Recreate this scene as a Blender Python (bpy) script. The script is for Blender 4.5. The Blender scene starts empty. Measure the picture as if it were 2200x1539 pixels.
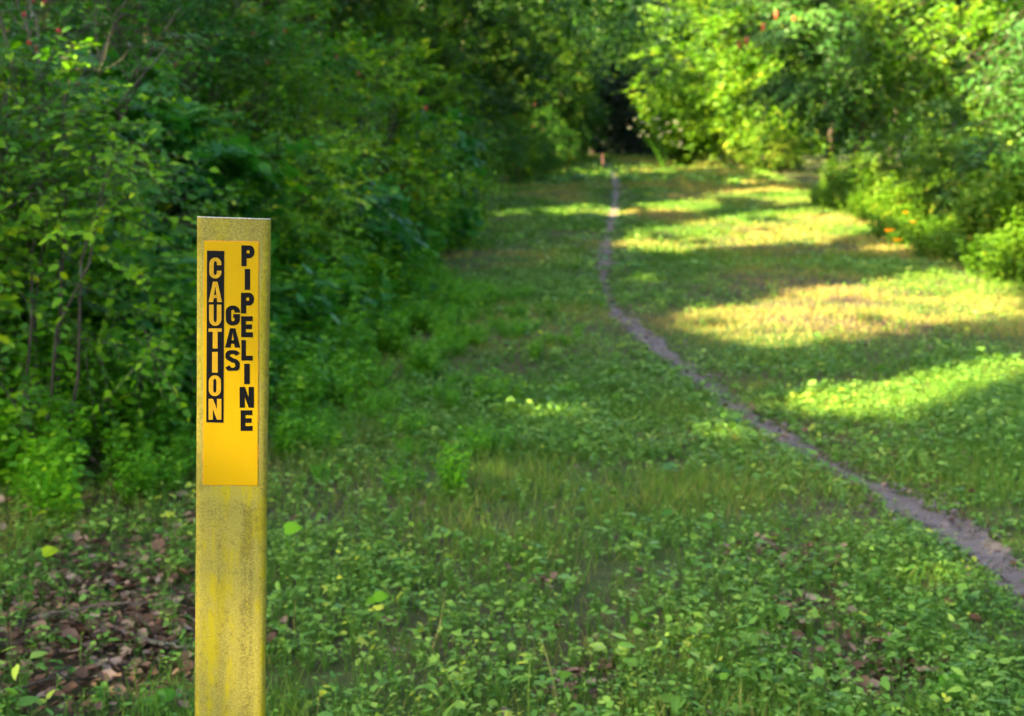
import bpy, math
import numpy as np
from mathutils import Vector, Matrix

# ------------------------------------------------------------------ scene basics
sc = bpy.context.scene
COL = sc.collection
W_PX, H_PX, F_PX, CAM_H = 2200.0, 1539.0, 3055.0, 1.45
PITCH = math.atan((H_PX / 2 - 300) / F_PX)
CT, ST = math.cos(PITCH), math.sin(PITCH)

def ray(px, py):
    a, b = (px - W_PX / 2) / F_PX, (H_PX / 2 - py) / F_PX
    return np.array([a, CT + ST * b, -ST + CT * b])

def at(px, py, d):
    return np.array([0, 0, CAM_H]) + ray(px, py) * d

def gnd(px, py):
    r = ray(px, py)
    p = r * (CAM_H / -r[2])
    return np.array([p[0], p[1]])

SUN_EL = math.radians(37)
SUN_AZ = math.radians(30)                       # light travels to the right and away
LH = np.array([math.cos(SUN_AZ), math.sin(SUN_AZ)])
COT = 1 / math.tan(SUN_EL)

def tag(o, label=None, cat=None, group=None, kind=None):
    if label: o['label'] = label
    if cat: o['category'] = cat
    if group: o['group'] = group
    if kind: o['kind'] = kind
    return o

def empty(name, loc=(0, 0, 0), rz=0.0):
    o = bpy.data.objects.new(name, None)
    o.empty_display_size = .1
    COL.objects.link(o)
    o.location = loc
    o.rotation_euler = (0, 0, rz)
    return o

def link(name, me, parent=None):
    o = bpy.data.objects.new(name, me)
    COL.objects.link(o)
    if parent: o.parent = parent
    return o

def copy_tree(o, parent=None):
    c = o.copy()
    COL.objects.link(c)
    if parent: c.parent = parent
    for ch in o.children:
        copy_tree(ch, c)
    return c

# ------------------------------------------------------------------ mesh building with numpy
def tri_mesh(name, V, F, mat, tint=None, smooth=True):
    V = np.ascontiguousarray(V, dtype=np.float32)
    F = np.ascontiguousarray(F, dtype=np.int32)
    me = bpy.data.meshes.new(name)
    me.vertices.add(len(V))
    me.vertices.foreach_set('co', V.ravel())
    n = F.shape[1]
    me.loops.add(F.size)
    me.loops.foreach_set('vertex_index', F.ravel())
    me.polygons.add(len(F))
    me.polygons.foreach_set('loop_start', np.arange(0, F.size, n, dtype=np.int32))
    me.polygons.foreach_set('use_smooth', np.full(len(F), smooth, dtype=bool))
    if tint is not None:
        a = me.attributes.new('tint', 'FLOAT', 'POINT')
        a.data.foreach_set('value', np.ascontiguousarray(tint, dtype=np.float32))
    me.update(calc_edges=True)
    if mat: me.materials.append(mat)
    return me

# leaf templates: x across, y along, z up (of the leaf)
def tpl(vs, fs):
    return np.array(vs, float), np.array(fs, int)
LEAF_FINE = tpl([(0, 0, 0), (0, .34, -.01), (0, .70, -.05), (0, 1, -.16), (-.29, .30, .05), (-.25, .62, .0), (.29, .30, .05), (.25, .62, .0), (-.12, .87, -.07), (.12, .87, -.07)],
                [(0, 1, 4), (1, 5, 4), (1, 2, 5), (2, 8, 5), (2, 3, 8), (0, 6, 1), (1, 6, 7), (1, 7, 2), (2, 7, 9), (2, 9, 3)])
LEAF_MID = tpl([(0, 0, 0), (0, .5, -.02), (0, 1, -.14), (-.30, .36, .06), (-.22, .70, .0), (.30, .36, .06), (.22, .70, .0)],
               [(0, 1, 3), (1, 4, 3), (1, 2, 4), (0, 5, 1), (1, 5, 6), (1, 6, 2)])
LEAF_FAR = tpl([(0, 0, 0), (-.30, .45, .05), (.30, .45, .05), (0, 1, -.1)], [(0, 2, 1), (1, 2, 3)])
def heart_leaf():
    v = [(0, 0, 0), (0, .25, -.01), (0, .5, -.02), (0, .75, -.05), (0, 1, -.13)]
    out = [(-.10, -.07, .02), (-.26, -.04, .04), (-.39, .10, .06), (-.43, .28, .06), (-.38, .50, .04), (-.25, .72, .0), (-.10, .90, -.07)]
    v += out + [(-x, y, z) for x, y, z in out]
    f = []
    for o, fl in ((5, 0), (12, 1)):
        t = [(0, 1, o), (1, o + 1, o), (1, o + 2, o + 1), (1, o + 3, o + 2), (1, 2, o + 3), (2, o + 4, o + 3), (2, 3, o + 4), (3, o + 5, o + 4), (3, o + 6, o + 5), (3, 4, o + 6)]
        f += [q[::-1] if fl else q for q in t]
    return tpl(v, f)
LEAF_HEART = heart_leaf()
BLADE = tpl([(-.5, 0, 0), (.5, 0, 0), (-.42, .4, .03), (.42, .4, .03), (-.27, .75, -.04), (.27, .75, -.04), (0, 1, -.2)],
            [(0, 1, 3), (0, 3, 2), (2, 3, 5), (2, 5, 4), (4, 5, 6)])
CURL = tpl([(0, 0, .05), (0, .5, -.04), (0, 1, .12), (-.34, .30, .16), (-.30, .72, .24), (.34, .30, .12), (.26, .72, .18)],
           [(0, 1, 3), (1, 4, 3), (1, 2, 4), (0, 5, 1), (1, 5, 6), (1, 6, 2)])
LOBED = tpl([(0, 0, 0), (-.30, -.04, .03), (-.52, .28, .02), (-.28, .38, .02), (-.40, .72, -.03), (-.14, .66, 0), (0, 1, -.1), (.14, .66, 0), (.40, .72, -.03), (.28, .38, .02), (.52, .28, .02), (.30, -.04, .03), (0, .4, -.02)],
            [(12, i, i + 1) for i in range(0, 11)] + [(12, 11, 0)])

def nrm(a):
    return a / np.maximum(np.linalg.norm(a, axis=-1, keepdims=True), 1e-9)

def stamp(T, P, D, N, L, Wd):
    """place template T at points P along D with normal N, length L, width factor Wd -> verts, faces"""
    tv, tf = T
    D = nrm(D)
    X = nrm(np.cross(D, N))
    Z = np.cross(X, D)
    L = np.asarray(L)[:, None, None]
    Wd = np.asarray(Wd)[:, None, None]
    V = P[:, None, :] + L * (tv[None, :, 0:1] * Wd * X[:, None, :] + tv[None, :, 1:2] * D[:, None, :] + tv[None, :, 2:3] * Z[:, None, :])
    k = len(tv)
    F = tf[None] + (np.arange(len(P)) * k)[:, None, None]
    return V.reshape(-1, 3), F.reshape(-1, 3), k

class Bag:
    """collects triangles (with one tint per vertex) for one mesh"""
    def __init__(s): s.V, s.F, s.T, s.n = [], [], [], 0
    def add(s, V, F, t=None):
        if len(V) == 0: return
        s.V.append(V); s.F.append(F + s.n); s.n += len(V)
        s.T.append(np.zeros(len(V)) if t is None else t)
    def leaves(s, T, P, D, N, L, Wd, tint):
        if len(P) == 0: return
        V, F, k = stamp(T, P, D, N, L, Wd)
        s.add(V, F, np.repeat(tint, k))
    def tube(s, pts, rad, k=5, t=0.5):
        pts = np.asarray(pts, float)
        n = len(pts)
        rad = np.broadcast_to(np.asarray(rad, float), (n,))
        tg = nrm(np.gradient(pts, axis=0))
        ref = np.where(np.abs(tg[:, 2:3]) > .9, np.array([[1., 0, 0]]), np.array([[0., 0, 1]]))
        a = nrm(np.cross(tg, ref)); b = np.cross(tg, a)
        ang = np.arange(k) * 2 * math.pi / k
        V = pts[:, None] + rad[:, None, None] * (np.cos(ang)[None, :, None] * a[:, None] + np.sin(ang)[None, :, None] * b[:, None])
        F = []
        for i in range(n - 1):
            for j in range(k):
                q = [i * k + j, i * k + (j + 1) % k, (i + 1) * k + (j + 1) % k, (i + 1) * k + j]
                F += [(q[0], q[1], q[2]), (q[0], q[2], q[3])]
        for j in range(1, k - 1):
            F.append(((n - 1) * k, (n - 1) * k + j, (n - 1) * k + j + 1))
        V = V.reshape(-1, 3)
        s.add(V, np.array(F), np.full(len(V), t))
    def twigs(s, A, B, r):
        """many thin three-sided twigs at once"""
        n = len(A)
        if n == 0: return
        d = nrm(B - A)
        ref = np.where(np.abs(d[:, 2:3]) > .9, np.array([[1., 0, 0]]), np.array([[0., 0, 1]]))
        a = nrm(np.cross(d, ref)); b = np.cross(d, a)
        ang = np.arange(3) * 2 * math.pi / 3
        ring = np.cos(ang)[None, :, None] * a[:, None] + np.sin(ang)[None, :, None] * b[:, None]
        V = np.concatenate([A[:, None] + ring * r, B[:, None] + ring * r * .35], axis=1).reshape(-1, 3)
        f = []
        for j in range(3):
            q = [j, (j + 1) % 3, 3 + (j + 1) % 3, 3 + j]
            f += [(q[0], q[1], q[2]), (q[0], q[2], q[3])]
        F = (np.array(f)[None] + (np.arange(n) * 6)[:, None, None]).reshape(-1, 3)
        s.add(V, F, np.full(len(V), .5))
    def mesh(s, name, mat, smooth=True):
        if not s.V:
            return bpy.data.meshes.new(name)
        return tri_mesh(name, np.concatenate(s.V), np.concatenate(s.F), mat, np.concatenate(s.T), smooth)

def vnoise(x, y, seed=0):
    """smooth value noise 0..1 on arrays"""
    x = np.asarray(x, float); y = np.asarray(y, float)
    xi, yi = np.floor(x).astype(np.int64), np.floor(y).astype(np.int64)
    fx, fy = x - xi, y - yi
    fx, fy = fx * fx * (3 - 2 * fx), fy * fy * (3 - 2 * fy)
    def h(a, b):
        v = np.sin(a * 127.1 + b * 311.7 + seed * 74.7) * 43758.5453
        return v - np.floor(v)
    return (h(xi, yi) * (1 - fx) + h(xi + 1, yi) * fx) * (1 - fy) + (h(xi, yi + 1) * (1 - fx) + h(xi + 1, yi + 1) * fx) * fy

# ------------------------------------------------------------------ materials
class NT:
    def __init__(s, name):
        s.m = bpy.data.materials.new(name); s.m.use_nodes = True
        s.t = s.m.node_tree; s.t.nodes.clear()
        s.out = s.n('ShaderNodeOutputMaterial')
    def n(s, typ, **kw):
        nd = s.t.nodes.new(typ)
        for k, v in kw.items(): setattr(nd, k, v)
        return nd
    def l(s, a, b): s.t.links.new(a, b)
    def noise(s, vec, scale, detail=4, rough=.55, dim='3D'):
        nd = s.n('ShaderNodeTexNoise'); nd.inputs['Scale'].default_value = scale
        nd.inputs['Detail'].default_value = detail; nd.inputs['Roughness'].default_value = rough
        if vec is not None: s.l(vec, nd.inputs['Vector'])
        return nd.outputs['Fac']
    def ramp(s, fac, stops, interp='LINEAR'):
        nd = s.n('ShaderNodeValToRGB'); cr = nd.color_ramp; cr.interpolation = interp
        while len(cr.elements) < len(stops): cr.elements.new(.5)
        for e, (p, c) in zip(cr.elements, stops):
            e.position = p; e.color = (*c, 1) if len(c) == 3 else c
        s.l(fac, nd.inputs['Fac'])
        return nd.outputs['Color']
    def math(s, op, a, b=None, clamp=False):
        nd = s.n('ShaderNodeMath', operation=op, use_clamp=clamp)
        for i, v in enumerate((a, b)):
            if v is None: continue
            if isinstance(v, (int, float)): nd.inputs[i].default_value = v
            else: s.l(v, nd.inputs[i])
        return nd.outputs[0]
    def mix(s, fac, a, b, typ='MIX'):
        nd = s.n('ShaderNodeMix', data_type='RGBA', blend_type=typ)
        for k, v in ((0, fac), (6, a), (7, b)):
            if isinstance(v, (int, float)): nd.inputs[k].default_value = v
            elif isinstance(v, tuple): nd.inputs[k].default_value = (*v, 1)
            else: s.l(v, nd.inputs[k])
        return nd.outputs[2]
    def step(s, v, lo, hi):
        nd = s.n('ShaderNodeMapRange', interpolation_type='SMOOTHSTEP')
        s.l(v, nd.inputs['Value'])
        nd.inputs['From Min'].default_value = lo; nd.inputs['From Max'].default_value = hi
        return nd.outputs['Result']
    def bsdf(s, color, rough=.6, spec=.4, bump=None, bstr=.3, bdist=.002):
        b = s.n('ShaderNodeBsdfPrincipled')
        if isinstance(color, tuple): b.inputs['Base Color'].default_value = (*color, 1)
        else: s.l(color, b.inputs['Base Color'])
        if isinstance(rough, (int, float)): b.inputs['Roughness'].default_value = rough
        else: s.l(rough, b.inputs['Roughness'])
        b.inputs['Specular IOR Level'].default_value = spec
        if bump is not None:
            bp = s.n('ShaderNodeBump'); bp.inputs['Strength'].default_value = bstr; bp.inputs['Distance'].default_value = bdist
            s.l(bump, bp.inputs['Height']); s.l(bp.outputs['Normal'], b.inputs['Normal'])
        return b.outputs['BSDF']
    def done(s, sh):
        s.l(sh, s.out.inputs['Surface']); return s.m

def leaf_mat(name, stops, trans=.38, rough=.42, spec=.45, tcol=(1.25, 1.35, .5), spread=.25, bl=.28):
    """leaf colours along the per-leaf tint; each object shifts a little along the same range"""
    t = NT(name)
    at_ = t.n('ShaderNodeAttribute', attribute_name='tint')
    oi = t.n('ShaderNodeObjectInfo')
    f = t.math('ADD', at_.outputs['Fac'], t.math('MULTIPLY', t.math('SUBTRACT', oi.outputs['Random'], .5), spread), clamp=True)
    col = t.ramp(f, [(p, (c[0], c[1], c[2] * bl)) for p, c in stops])
    sh = t.bsdf(col, rough + .06, spec * .35)
    tr = t.n('ShaderNodeBsdfTranslucent')
    t.l(t.mix(1.0, col, tcol, 'MULTIPLY'), tr.inputs['Color'])
    mx = t.n('ShaderNodeMixShader'); mx.inputs[0].default_value = trans
    t.l(sh, mx.inputs[1]); t.l(tr.outputs[0], mx.inputs[2])
    return t.done(mx.outputs[0])

M = {}
M['leaf_shrub'] = leaf_mat('shrub_leaf', [(0, (.024, .09, .028)), (.3, (.052, .17, .026)), (.6, (.11, .26, .018)), (.88, (.20, .36, .018)), (1, (.36, .42, .02))], trans=.45)
M['leaf_berry'] = leaf_mat('berry_shrub_leaf', [(0, (.014, .085, .03)), (.35, (.036, .16, .044)), (.7, (.085, .225, .030)), (.93, (.10, .20, .03)), (1, (.25, .22, .03))], rough=.38)
M['leaf_broad'] = leaf_mat('broad_leaf', [(0, (.014, .095, .05)), (.5, (.034, .165, .065)), (.85, (.075, .23, .05)), (1, (.26, .36, .03))], rough=.34, trans=.42)
M['leaf_weed'] = leaf_mat('weed_leaf', [(0, (.03, .14, .022)), (.35, (.075, .25, .03)), (.75, (.15, .36, .036)), (1, (.30, .44, .03))], rough=.42, trans=.45)
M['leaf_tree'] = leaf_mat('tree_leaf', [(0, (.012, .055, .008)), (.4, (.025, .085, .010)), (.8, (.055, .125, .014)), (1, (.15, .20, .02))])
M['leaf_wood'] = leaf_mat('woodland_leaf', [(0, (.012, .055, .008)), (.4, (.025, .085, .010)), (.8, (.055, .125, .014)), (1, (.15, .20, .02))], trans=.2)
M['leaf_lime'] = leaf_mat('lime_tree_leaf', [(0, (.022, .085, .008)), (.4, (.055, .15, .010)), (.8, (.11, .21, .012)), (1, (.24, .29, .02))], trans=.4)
M['leaf_layer'] = leaf_mat('layered_tree_leaf', [(0, (.014, .06, .022)), (.5, (.036, .115, .034)), (.85, (.07, .16, .045)), (1, (.17, .20, .03))], rough=.36, spec=.5, trans=.25, bl=.45)
M['leaf_sun'] = leaf_mat('roadside_weed_leaf', [(0, (.03, .09, .014)), (.5, (.065, .15, .02)), (.85, (.12, .19, .035)), (1, (.24, .22, .07))], trans=.4, rough=.5)
M['leaf_shade_paint'] = leaf_mat('shade_painted_leaf', [(0, (.003, .014, .010)), (.5, (.006, .024, .014)), (.9, (.012, .040, .018)), (1, (.03, .07, .02))], trans=.15, bl=.8)  # shade of the far gap is put into this leaf colour
M['grass'] = leaf_mat('grass_blade', [(0, (.030, .10, .014)), (.4, (.072, .175, .024)), (.66, (.135, .205, .045)), (.82, (.22, .215, .085)), (1, (.32, .25, .13))], trans=.35, rough=.5, spread=0, bl=.6)
M['cover'] = leaf_mat('ground_cover_leaf', [(0, (.03, .105, .03)), (.35, (.072, .185, .05)), (.65, (.13, .265, .075)), (.88, (.21, .34, .11)), (1, (.33, .40, .07))], trans=.32, rough=.34, spread=0, bl=.45)
M['litter'] = leaf_mat('dead_leaf', [(0, (.036, .020, .011)), (.4, (.088, .048, .026)), (.75, (.155, .096, .058)), (1, (.27, .20, .14))], trans=.12, rough=.6, tcol=(1, .8, .6), spread=0, bl=1)
M['petal'] = leaf_mat('orange_petal', [(0, (.75, .20, .01)), (1, (.85, .36, .02))], trans=.3, tcol=(1, .9, .6))
M['petal_white'] = leaf_mat('white_petal', [(0, (.70, .70, .60)), (1, (.8, .8, .72))], trans=.3, tcol=(1, 1, .9), bl=1)

def berry_mat():
    t = NT('red_berry')
    return t.done(t.bsdf((.45, .02, .015), .28, .5))
M['berry'] = berry_mat()

def seed_mat():
    t = NT('rusty_red_seed_head')
    tc = t.n('ShaderNodeTexCoord'); f = t.noise(tc.outputs['Object'], 40, 4)
    return t.done(t.bsdf(t.ramp(f, [(.3, (.20, .04, .015)), (.7, (.36, .09, .03))]), .6, .3))
M['seed'] = seed_mat()

def bark_mat(name, c0, c1, scale=14):
    t = NT(name)
    tc = t.n('ShaderNodeTexCoord'); mp = t.n('ShaderNodeMapping'); mp.inputs['Scale'].default_value = (1, 1, .22)
    t.l(tc.outputs['Object'], mp.inputs['Vector'])
    f = t.noise(mp.outputs['Vector'], scale, 6, .65)
    g = t.noise(tc.outputs['Object'], scale * .18, 3)
    col = t.mix(t.step(g, .5, .72), t.ramp(f, [(.3, c0), (.7, c1)]), (.10, .12, .07))
    return t.done(t.bsdf(col, .85, .2, f, .6, .01))
M['bark'] = bark_mat('bark', (.030, .022, .016), (.10, .078, .058))
M['twig'] = bark_mat('twig_bark', (.026, .020, .014), (.075, .06, .044), 40)
M['dry_twig'] = bark_mat('dry_twig_bark', (.035, .027, .018), (.10, .08, .055), 40)

def ground_mat():
    t = NT('woodland_soil')
    tc = t.n('ShaderNodeTexCoord'); o = tc.outputs['Object']
    a = t.noise(o, 26, 8, .7); b = t.noise(o, .55, 4); c = t.noise(o, 150, 3, .7)
    soil = t.ramp(a, [(.28, (.030, .022, .014)), (.5, (.070, .050, .032)), (.75, (.13, .098, .07))])
    moss = t.ramp(c, [(.3, (.025, .06, .010)), (.7, (.07, .11, .022))])
    col = t.mix(t.step(b, .35, .6), soil, moss)
    return t.done(t.bsdf(col, .95, .1, a, .8, .03))
M['ground'] = ground_mat()

def path_mat():
    t = NT('trodden_dirt')
    tc = t.n('ShaderNodeTexCoord'); o = tc.outputs['Object']
    a = t.noise(o, 9, 7, .65); c = t.noise(o, 160, 3, .7)
    v = t.n('ShaderNodeTexVoronoi'); v.inputs['Scale'].default_value = 55; t.l(o, v.inputs['Vector'])
    base = t.ramp(a, [(.3, (.085, .068, .058)), (.55, (.15, .128, .118)), (.8, (.23, .20, .18))])
    peb = t.mix(t.step(v.outputs['Distance'], .32, .2), base, v.outputs['Color'], 'SOFT_LIGHT')
    col = t.mix(.35, peb, t.ramp(c, [(.35, (.06, .05, .05)), (.7, (.27, .24, .235))]))
    h = t.math('ADD', t.math('MULTIPLY', v.outputs['Distance'], -.5), c)
    return t.done(t.bsdf(col, .9, .15, h, .7, .012))
M['path'] = path_mat()

def post_mat():
    t = NT('weathered_yellow_fibreglass')
    tc = t.n('ShaderNodeTexCoord'); o = tc.outputs['Object']
    sep = t.n('ShaderNodeSeparateXYZ'); t.l(o, sep.inputs[0])
    x, z = sep.outputs['X'], sep.outputs['Z']
    mp = t.n('ShaderNodeMapping'); mp.inputs['Scale'].default_value = (1, 1, .10); t.l(o, mp.inputs['Vector'])
    mp2 = t.n('ShaderNodeMapping'); mp2.inputs['Scale'].default_value = (1, 1, .7); t.l(o, mp2.inputs['Vector'])
    st = t.noise(mp.outputs['Vector'], 55, 5, .6)
    big = t.noise(mp2.outputs['Vector'], 26, 5, .62)
    blot = t.noise(o, 95, 5, .7)
    fine = t.noise(o, 420, 4, .75)
    speck = t.noise(o, 230, 6, .85)
    yellow = t.ramp(fine, [(.3, (.19, .158, .001)), (.7, (.265, .228, .0015))])
    tan = t.ramp(fine, [(.25, (.105, .092, .010)), (.5, (.185, .162, .026)), (.75, (.26, .232, .06))])
    # bare vivid paint shows where the algae film is thin: along streaks and on the two turned edges
    edge = t.step(t.math('ABSOLUTE', t.math('ADD', x, .0005)), .0375, .043)
    thin = t.math('ADD', t.step(t.math('ADD', st, t.math('MULTIPLY', t.math('SUBTRACT', big, .5), .8)), .46, .64), t.math('MULTIPLY', edge, .42), clamp=True)
    col = t.mix(t.math('MULTIPLY', thin, .78), tan, yellow)
    # mildew: a dark vertical run right of centre, a fainter one left, and stains round the top
    def run(c, w):
        return t.step(t.math('ABSOLUTE', t.math('SUBTRACT', t.math('ADD', x, t.math('MULTIPLY', t.math('SUBTRACT', big, .5), .012)), c)), w, w * .3)
    below = t.step(z, .99, .975)
    top = t.step(z, 1.285, 1.345)
    m1 = t.math('MULTIPLY', run(.0225, .013), below)
    m2 = t.math('MULTIPLY', t.math('MULTIPLY', run(-.012, .010), below), .45)
    wet = t.math('MULTIPLY', t.step(z, .93, .99), below)
    side = t.math('MULTIPLY', t.step(t.math('ABSOLUTE', x), .034, .046), t.math('MULTIPLY', t.step(z, .90, 1.0), .75))
    leftedge = t.math('MULTIPLY', t.step(x, -.0425, -.0465), .9)
    m = t.math('MAXIMUM', t.math('MAXIMUM', m1, m2), t.math('MAXIMUM', side, t.math('MAXIMUM', t.math('MULTIPLY', wet, .55), t.math('MULTIPLY', top, .7))))
    m = t.math('MAXIMUM', m, leftedge)
    amt = t.math('MULTIPLY', m, t.step(t.math('ADD', t.math('MULTIPLY', speck, .75), t.math('MULTIPLY', big, .35)), .47, .60))
    col = t.mix(t.math('MULTIPLY', amt, .68), col, t.ramp(fine, [(.3, (.028, .025, .008)), (.7, (.10, .085, .03))]))
    col = t.mix(t.math('MULTIPLY', t.step(blot, .52, .66), .42), col, (.075, .068, .012))
    dots = t.step(speck, .61, .67)
    col = t.mix(t.math('MULTIPLY', dots, .6), col, (.05, .045, .014))
    return t.done(t.bsdf(col, .75, .1, t.math('ADD', fine, speck), .25, .0006))
M['post'] = post_mat()

def grey_edge():
    t = NT('bleached_cut_edge')
    tc = t.n('ShaderNodeTexCoord')
    f = t.noise(tc.outputs['Object'], 300, 4)
    return t.done(t.bsdf(t.ramp(f, [(.3, (.16, .16, .14)), (.7, (.42, .42, .38))]), .8, .2))
M['edge'] = grey_edge()

def sticker_mat():
    t = NT('yellow_vinyl')
    tc = t.n('ShaderNodeTexCoord'); o = tc.outputs['Object']
    f = t.noise(o, 60, 4); g = t.noise(o, 700, 3, .6); s = t.noise(o, 330, 2, .5)
    col = t.ramp(f, [(.4, (.296, .184, .0010)), (.6, (.302, .189, .0012))])
    col = t.mix(t.math('MULTIPLY', t.step(s, .74, .78), .7), col, (.10, .06, .01))
    return t.done(t.bsdf(col, t.ramp(f, [(.3, (.42, .42, .42)), (.7, (.6, .6, .6))]), .05, g, .12, .0004))
M['sticker'] = sticker_mat()
def plain(name, c, rough=.5, spec=.35):
    t = NT(name)
    tc = t.n('ShaderNodeTexCoord'); f = t.noise(tc.outputs['Object'], 250, 4)
    lo = tuple(v * .85 for v in c)
    return t.done(t.bsdf(t.ramp(f, [(.35, lo), (.65, c)]), rough, spec, f, .08, .0004))
M['black'] = plain('black_ink', (.0014, .0014, .0013), .55, .08)
M['ink_yellow'] = plain('yellow_lettering', (.305, .178, .004), .6, .12)
M['rust'] = plain('peeling_orange_edge', (.42, .17, .004), .6, .3)
M['stake'] = plain('faded_pink_paint', (.20, .09, .08), .7, .2)

# ------------------------------------------------------------------ camera, sky, sun
cd = bpy.data.cameras.new('camera')
cam = bpy.data.objects.new('camera', cd); COL.objects.link(cam)
cam.location = (0, 0, CAM_H)
cam.rotation_euler = (math.pi / 2 - PITCH, 0, 0)
cd.sensor_fit = 'HORIZONTAL'; cd.sensor_width = 36.0; cd.lens = 36.0 * F_PX / W_PX
cd.clip_start = .05; cd.clip_end = 3000
cd.dof.use_dof = True; cd.dof.focus_distance = 1.85; cd.dof.aperture_fstop = 7.6; cd.dof.aperture_blades = 0
sc.camera = cam

wd = bpy.data.worlds.new('World'); sc.world = wd; wd.use_nodes = True
nt = wd.node_tree
bg = nt.nodes['Background']
sky = nt.nodes.new('ShaderNodeTexSky'); sky.sky_type = 'NISHITA'; sky.sun_disc = False
sky.sun_elevation = SUN_EL
sdir = np.array([-LH[0] * math.cos(SUN_EL), -LH[1] * math.cos(SUN_EL), math.sin(SUN_EL)])   # towards the sun
sky.sun_rotation = math.atan2(sdir[0], sdir[1])
sky.air_density = .7; sky.dust_density = 3.0; sky.ozone_density = .3
nt.links.new(sky.outputs[0], bg.inputs[0]); bg.inputs[1].default_value = .078
sl = bpy.data.lights.new('sun', 'SUN'); sl.energy = 4.5; sl.angle = math.radians(.53); sl.color = (1, .79, .42)
so = bpy.data.objects.new('sun', sl); COL.objects.link(so)
so.rotation_euler = Vector(tuple(sdir)).to_track_quat('Z', 'Y').to_euler()
sc.view_settings.view_transform = 'Standard'; sc.view_settings.look = 'None'
sc.view_settings.gamma = 1; sc.view_settings.exposure = 3.66
sc.view_settings.use_curve_mapping = False
cy = sc.cycles
cy.max_bounces = 5; cy.diffuse_bounces = 2; cy.glossy_bounces = 2; cy.transmission_bounces = 3; cy.transparent_max_bounces = 4
cy.sample_clamp_indirect = 6; cy.caustics_reflective = False; cy.caustics_refractive = False
cy.use_denoising = True; cy.denoiser = 'OPENIMAGEDENOISE'
cy.denoising_input_passes = 'RGB_ALBEDO_NORMAL'; cy.denoising_prefilter = 'ACCURATE'
cy.use_adaptive_sampling = True; cy.adaptive_threshold = .01

# ------------------------------------------------------------------ plan of the place
PATH = np.array([gnd(2460, 1539), gnd(2330, 1400), gnd(2225, 1300), gnd(2110, 1200), gnd(1900, 1050), gnd(1700, 935), gnd(1550, 838), gnd(1400, 722), gnd(1318, 655), gnd(1292, 590), gnd(1300, 535), gnd(1320, 450), gnd(1325, 400), gnd(1318, 372), gnd(1300, 352), (6.6, 105), (7.8, 130)])
PATH = np.vstack([[(PATH[0][0] + .4, 1.5), (PATH[0][0] + .9, -6)][::-1], PATH])
def resample(P, step=.12):
    P = np.asarray(P)
    for _ in range(3):                                             # Chaikin smoothing
        Q = [P[0]]
        for a, b in zip(P[:-1], P[1:]): Q += [a * .75 + b * .25, a * .25 + b * .75]
        Q.append(P[-1]); P = np.array(Q)
    s = np.concatenate([[0], np.cumsum(np.linalg.norm(np.diff(P, axis=0), axis=1))])
    t = np.arange(0, s[-1], step)
    return np.stack([np.interp(t, s, P[:, 0]), np.interp(t, s, P[:, 1])], 1)
PC = resample(PATH)
def path_x(y): return np.interp(y, PC[:, 1], PC[:, 0])
def path_w(y):                                                     # half width
    y = np.asarray(y, float)
    return (.060 + .0010 * np.clip(y, 0, 90) + .062 * np.exp(-((y - 5.35) / .75) ** 2)) * (.55 + .9 * vnoise(y * .9, y * 0 + 3.3, 5)) * (1 - .9 * np.exp(-((y - 14.0) / 1.7) ** 2)) * (1 - .5 * np.exp(-((y - 4.1) / .5) ** 2)) * (1 - .45 * np.exp(-((y - 6.6) / .45) ** 2)) * (1 - .6 * np.exp(-((y - 22.5) / 2.5) ** 2)) * (1 - .4 * np.exp(-((y - 35) / 3) ** 2))
def path_cos(y):                                                    # turns a sideways offset into a true distance
    y = np.asarray(y, float)
    dx = (path_x(y + .2) - path_x(y - .2)) / .4
    return 1 / np.sqrt(1 + dx * dx)

LEFT = np.array([(-1.9, -8), (-1.9, 3), (-1.75, 5.2), (-1.55, 5.9), (-1.28, 6.3), (-1.08, 7.2), (-.95, 8.3), (-.75, 10.5), (-.8, 16), (-.85, 22), (-1.2, 34), (.6, 50), (2.0, 63), (3.8, 88), (5, 110)])
RIGHT = np.array([(4.6, -8), (4.8, 8), (5.2, 14), (5.1, 17), (5.9, 22), (7.6, 37), (9.6, 55), (13.2, 88), (14, 110)])
def xl(y): return np.interp(y, LEFT[:, 1], LEFT[:, 0])
def xr(y): return np.interp(y, RIGHT[:, 1], RIGHT[:, 0])

def gz(x, y):
    """height of the ground"""
    x = np.asarray(x, float); y = np.asarray(y, float)
    r = np.hypot(x, y)
    b = .05 * (vnoise(x * .8, y * .8, 1) - .5) + .10 * (vnoise(x * .23, y * .23, 2) - .5)
    b = b * np.clip(1.2 - r / 200, 0, 1)
    d = np.abs(x - path_x(y)) * path_cos(y)
    dip = -.035 * np.clip(1 - d / (path_w(y) + .22), 0, 1)
    return b + dip

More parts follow.
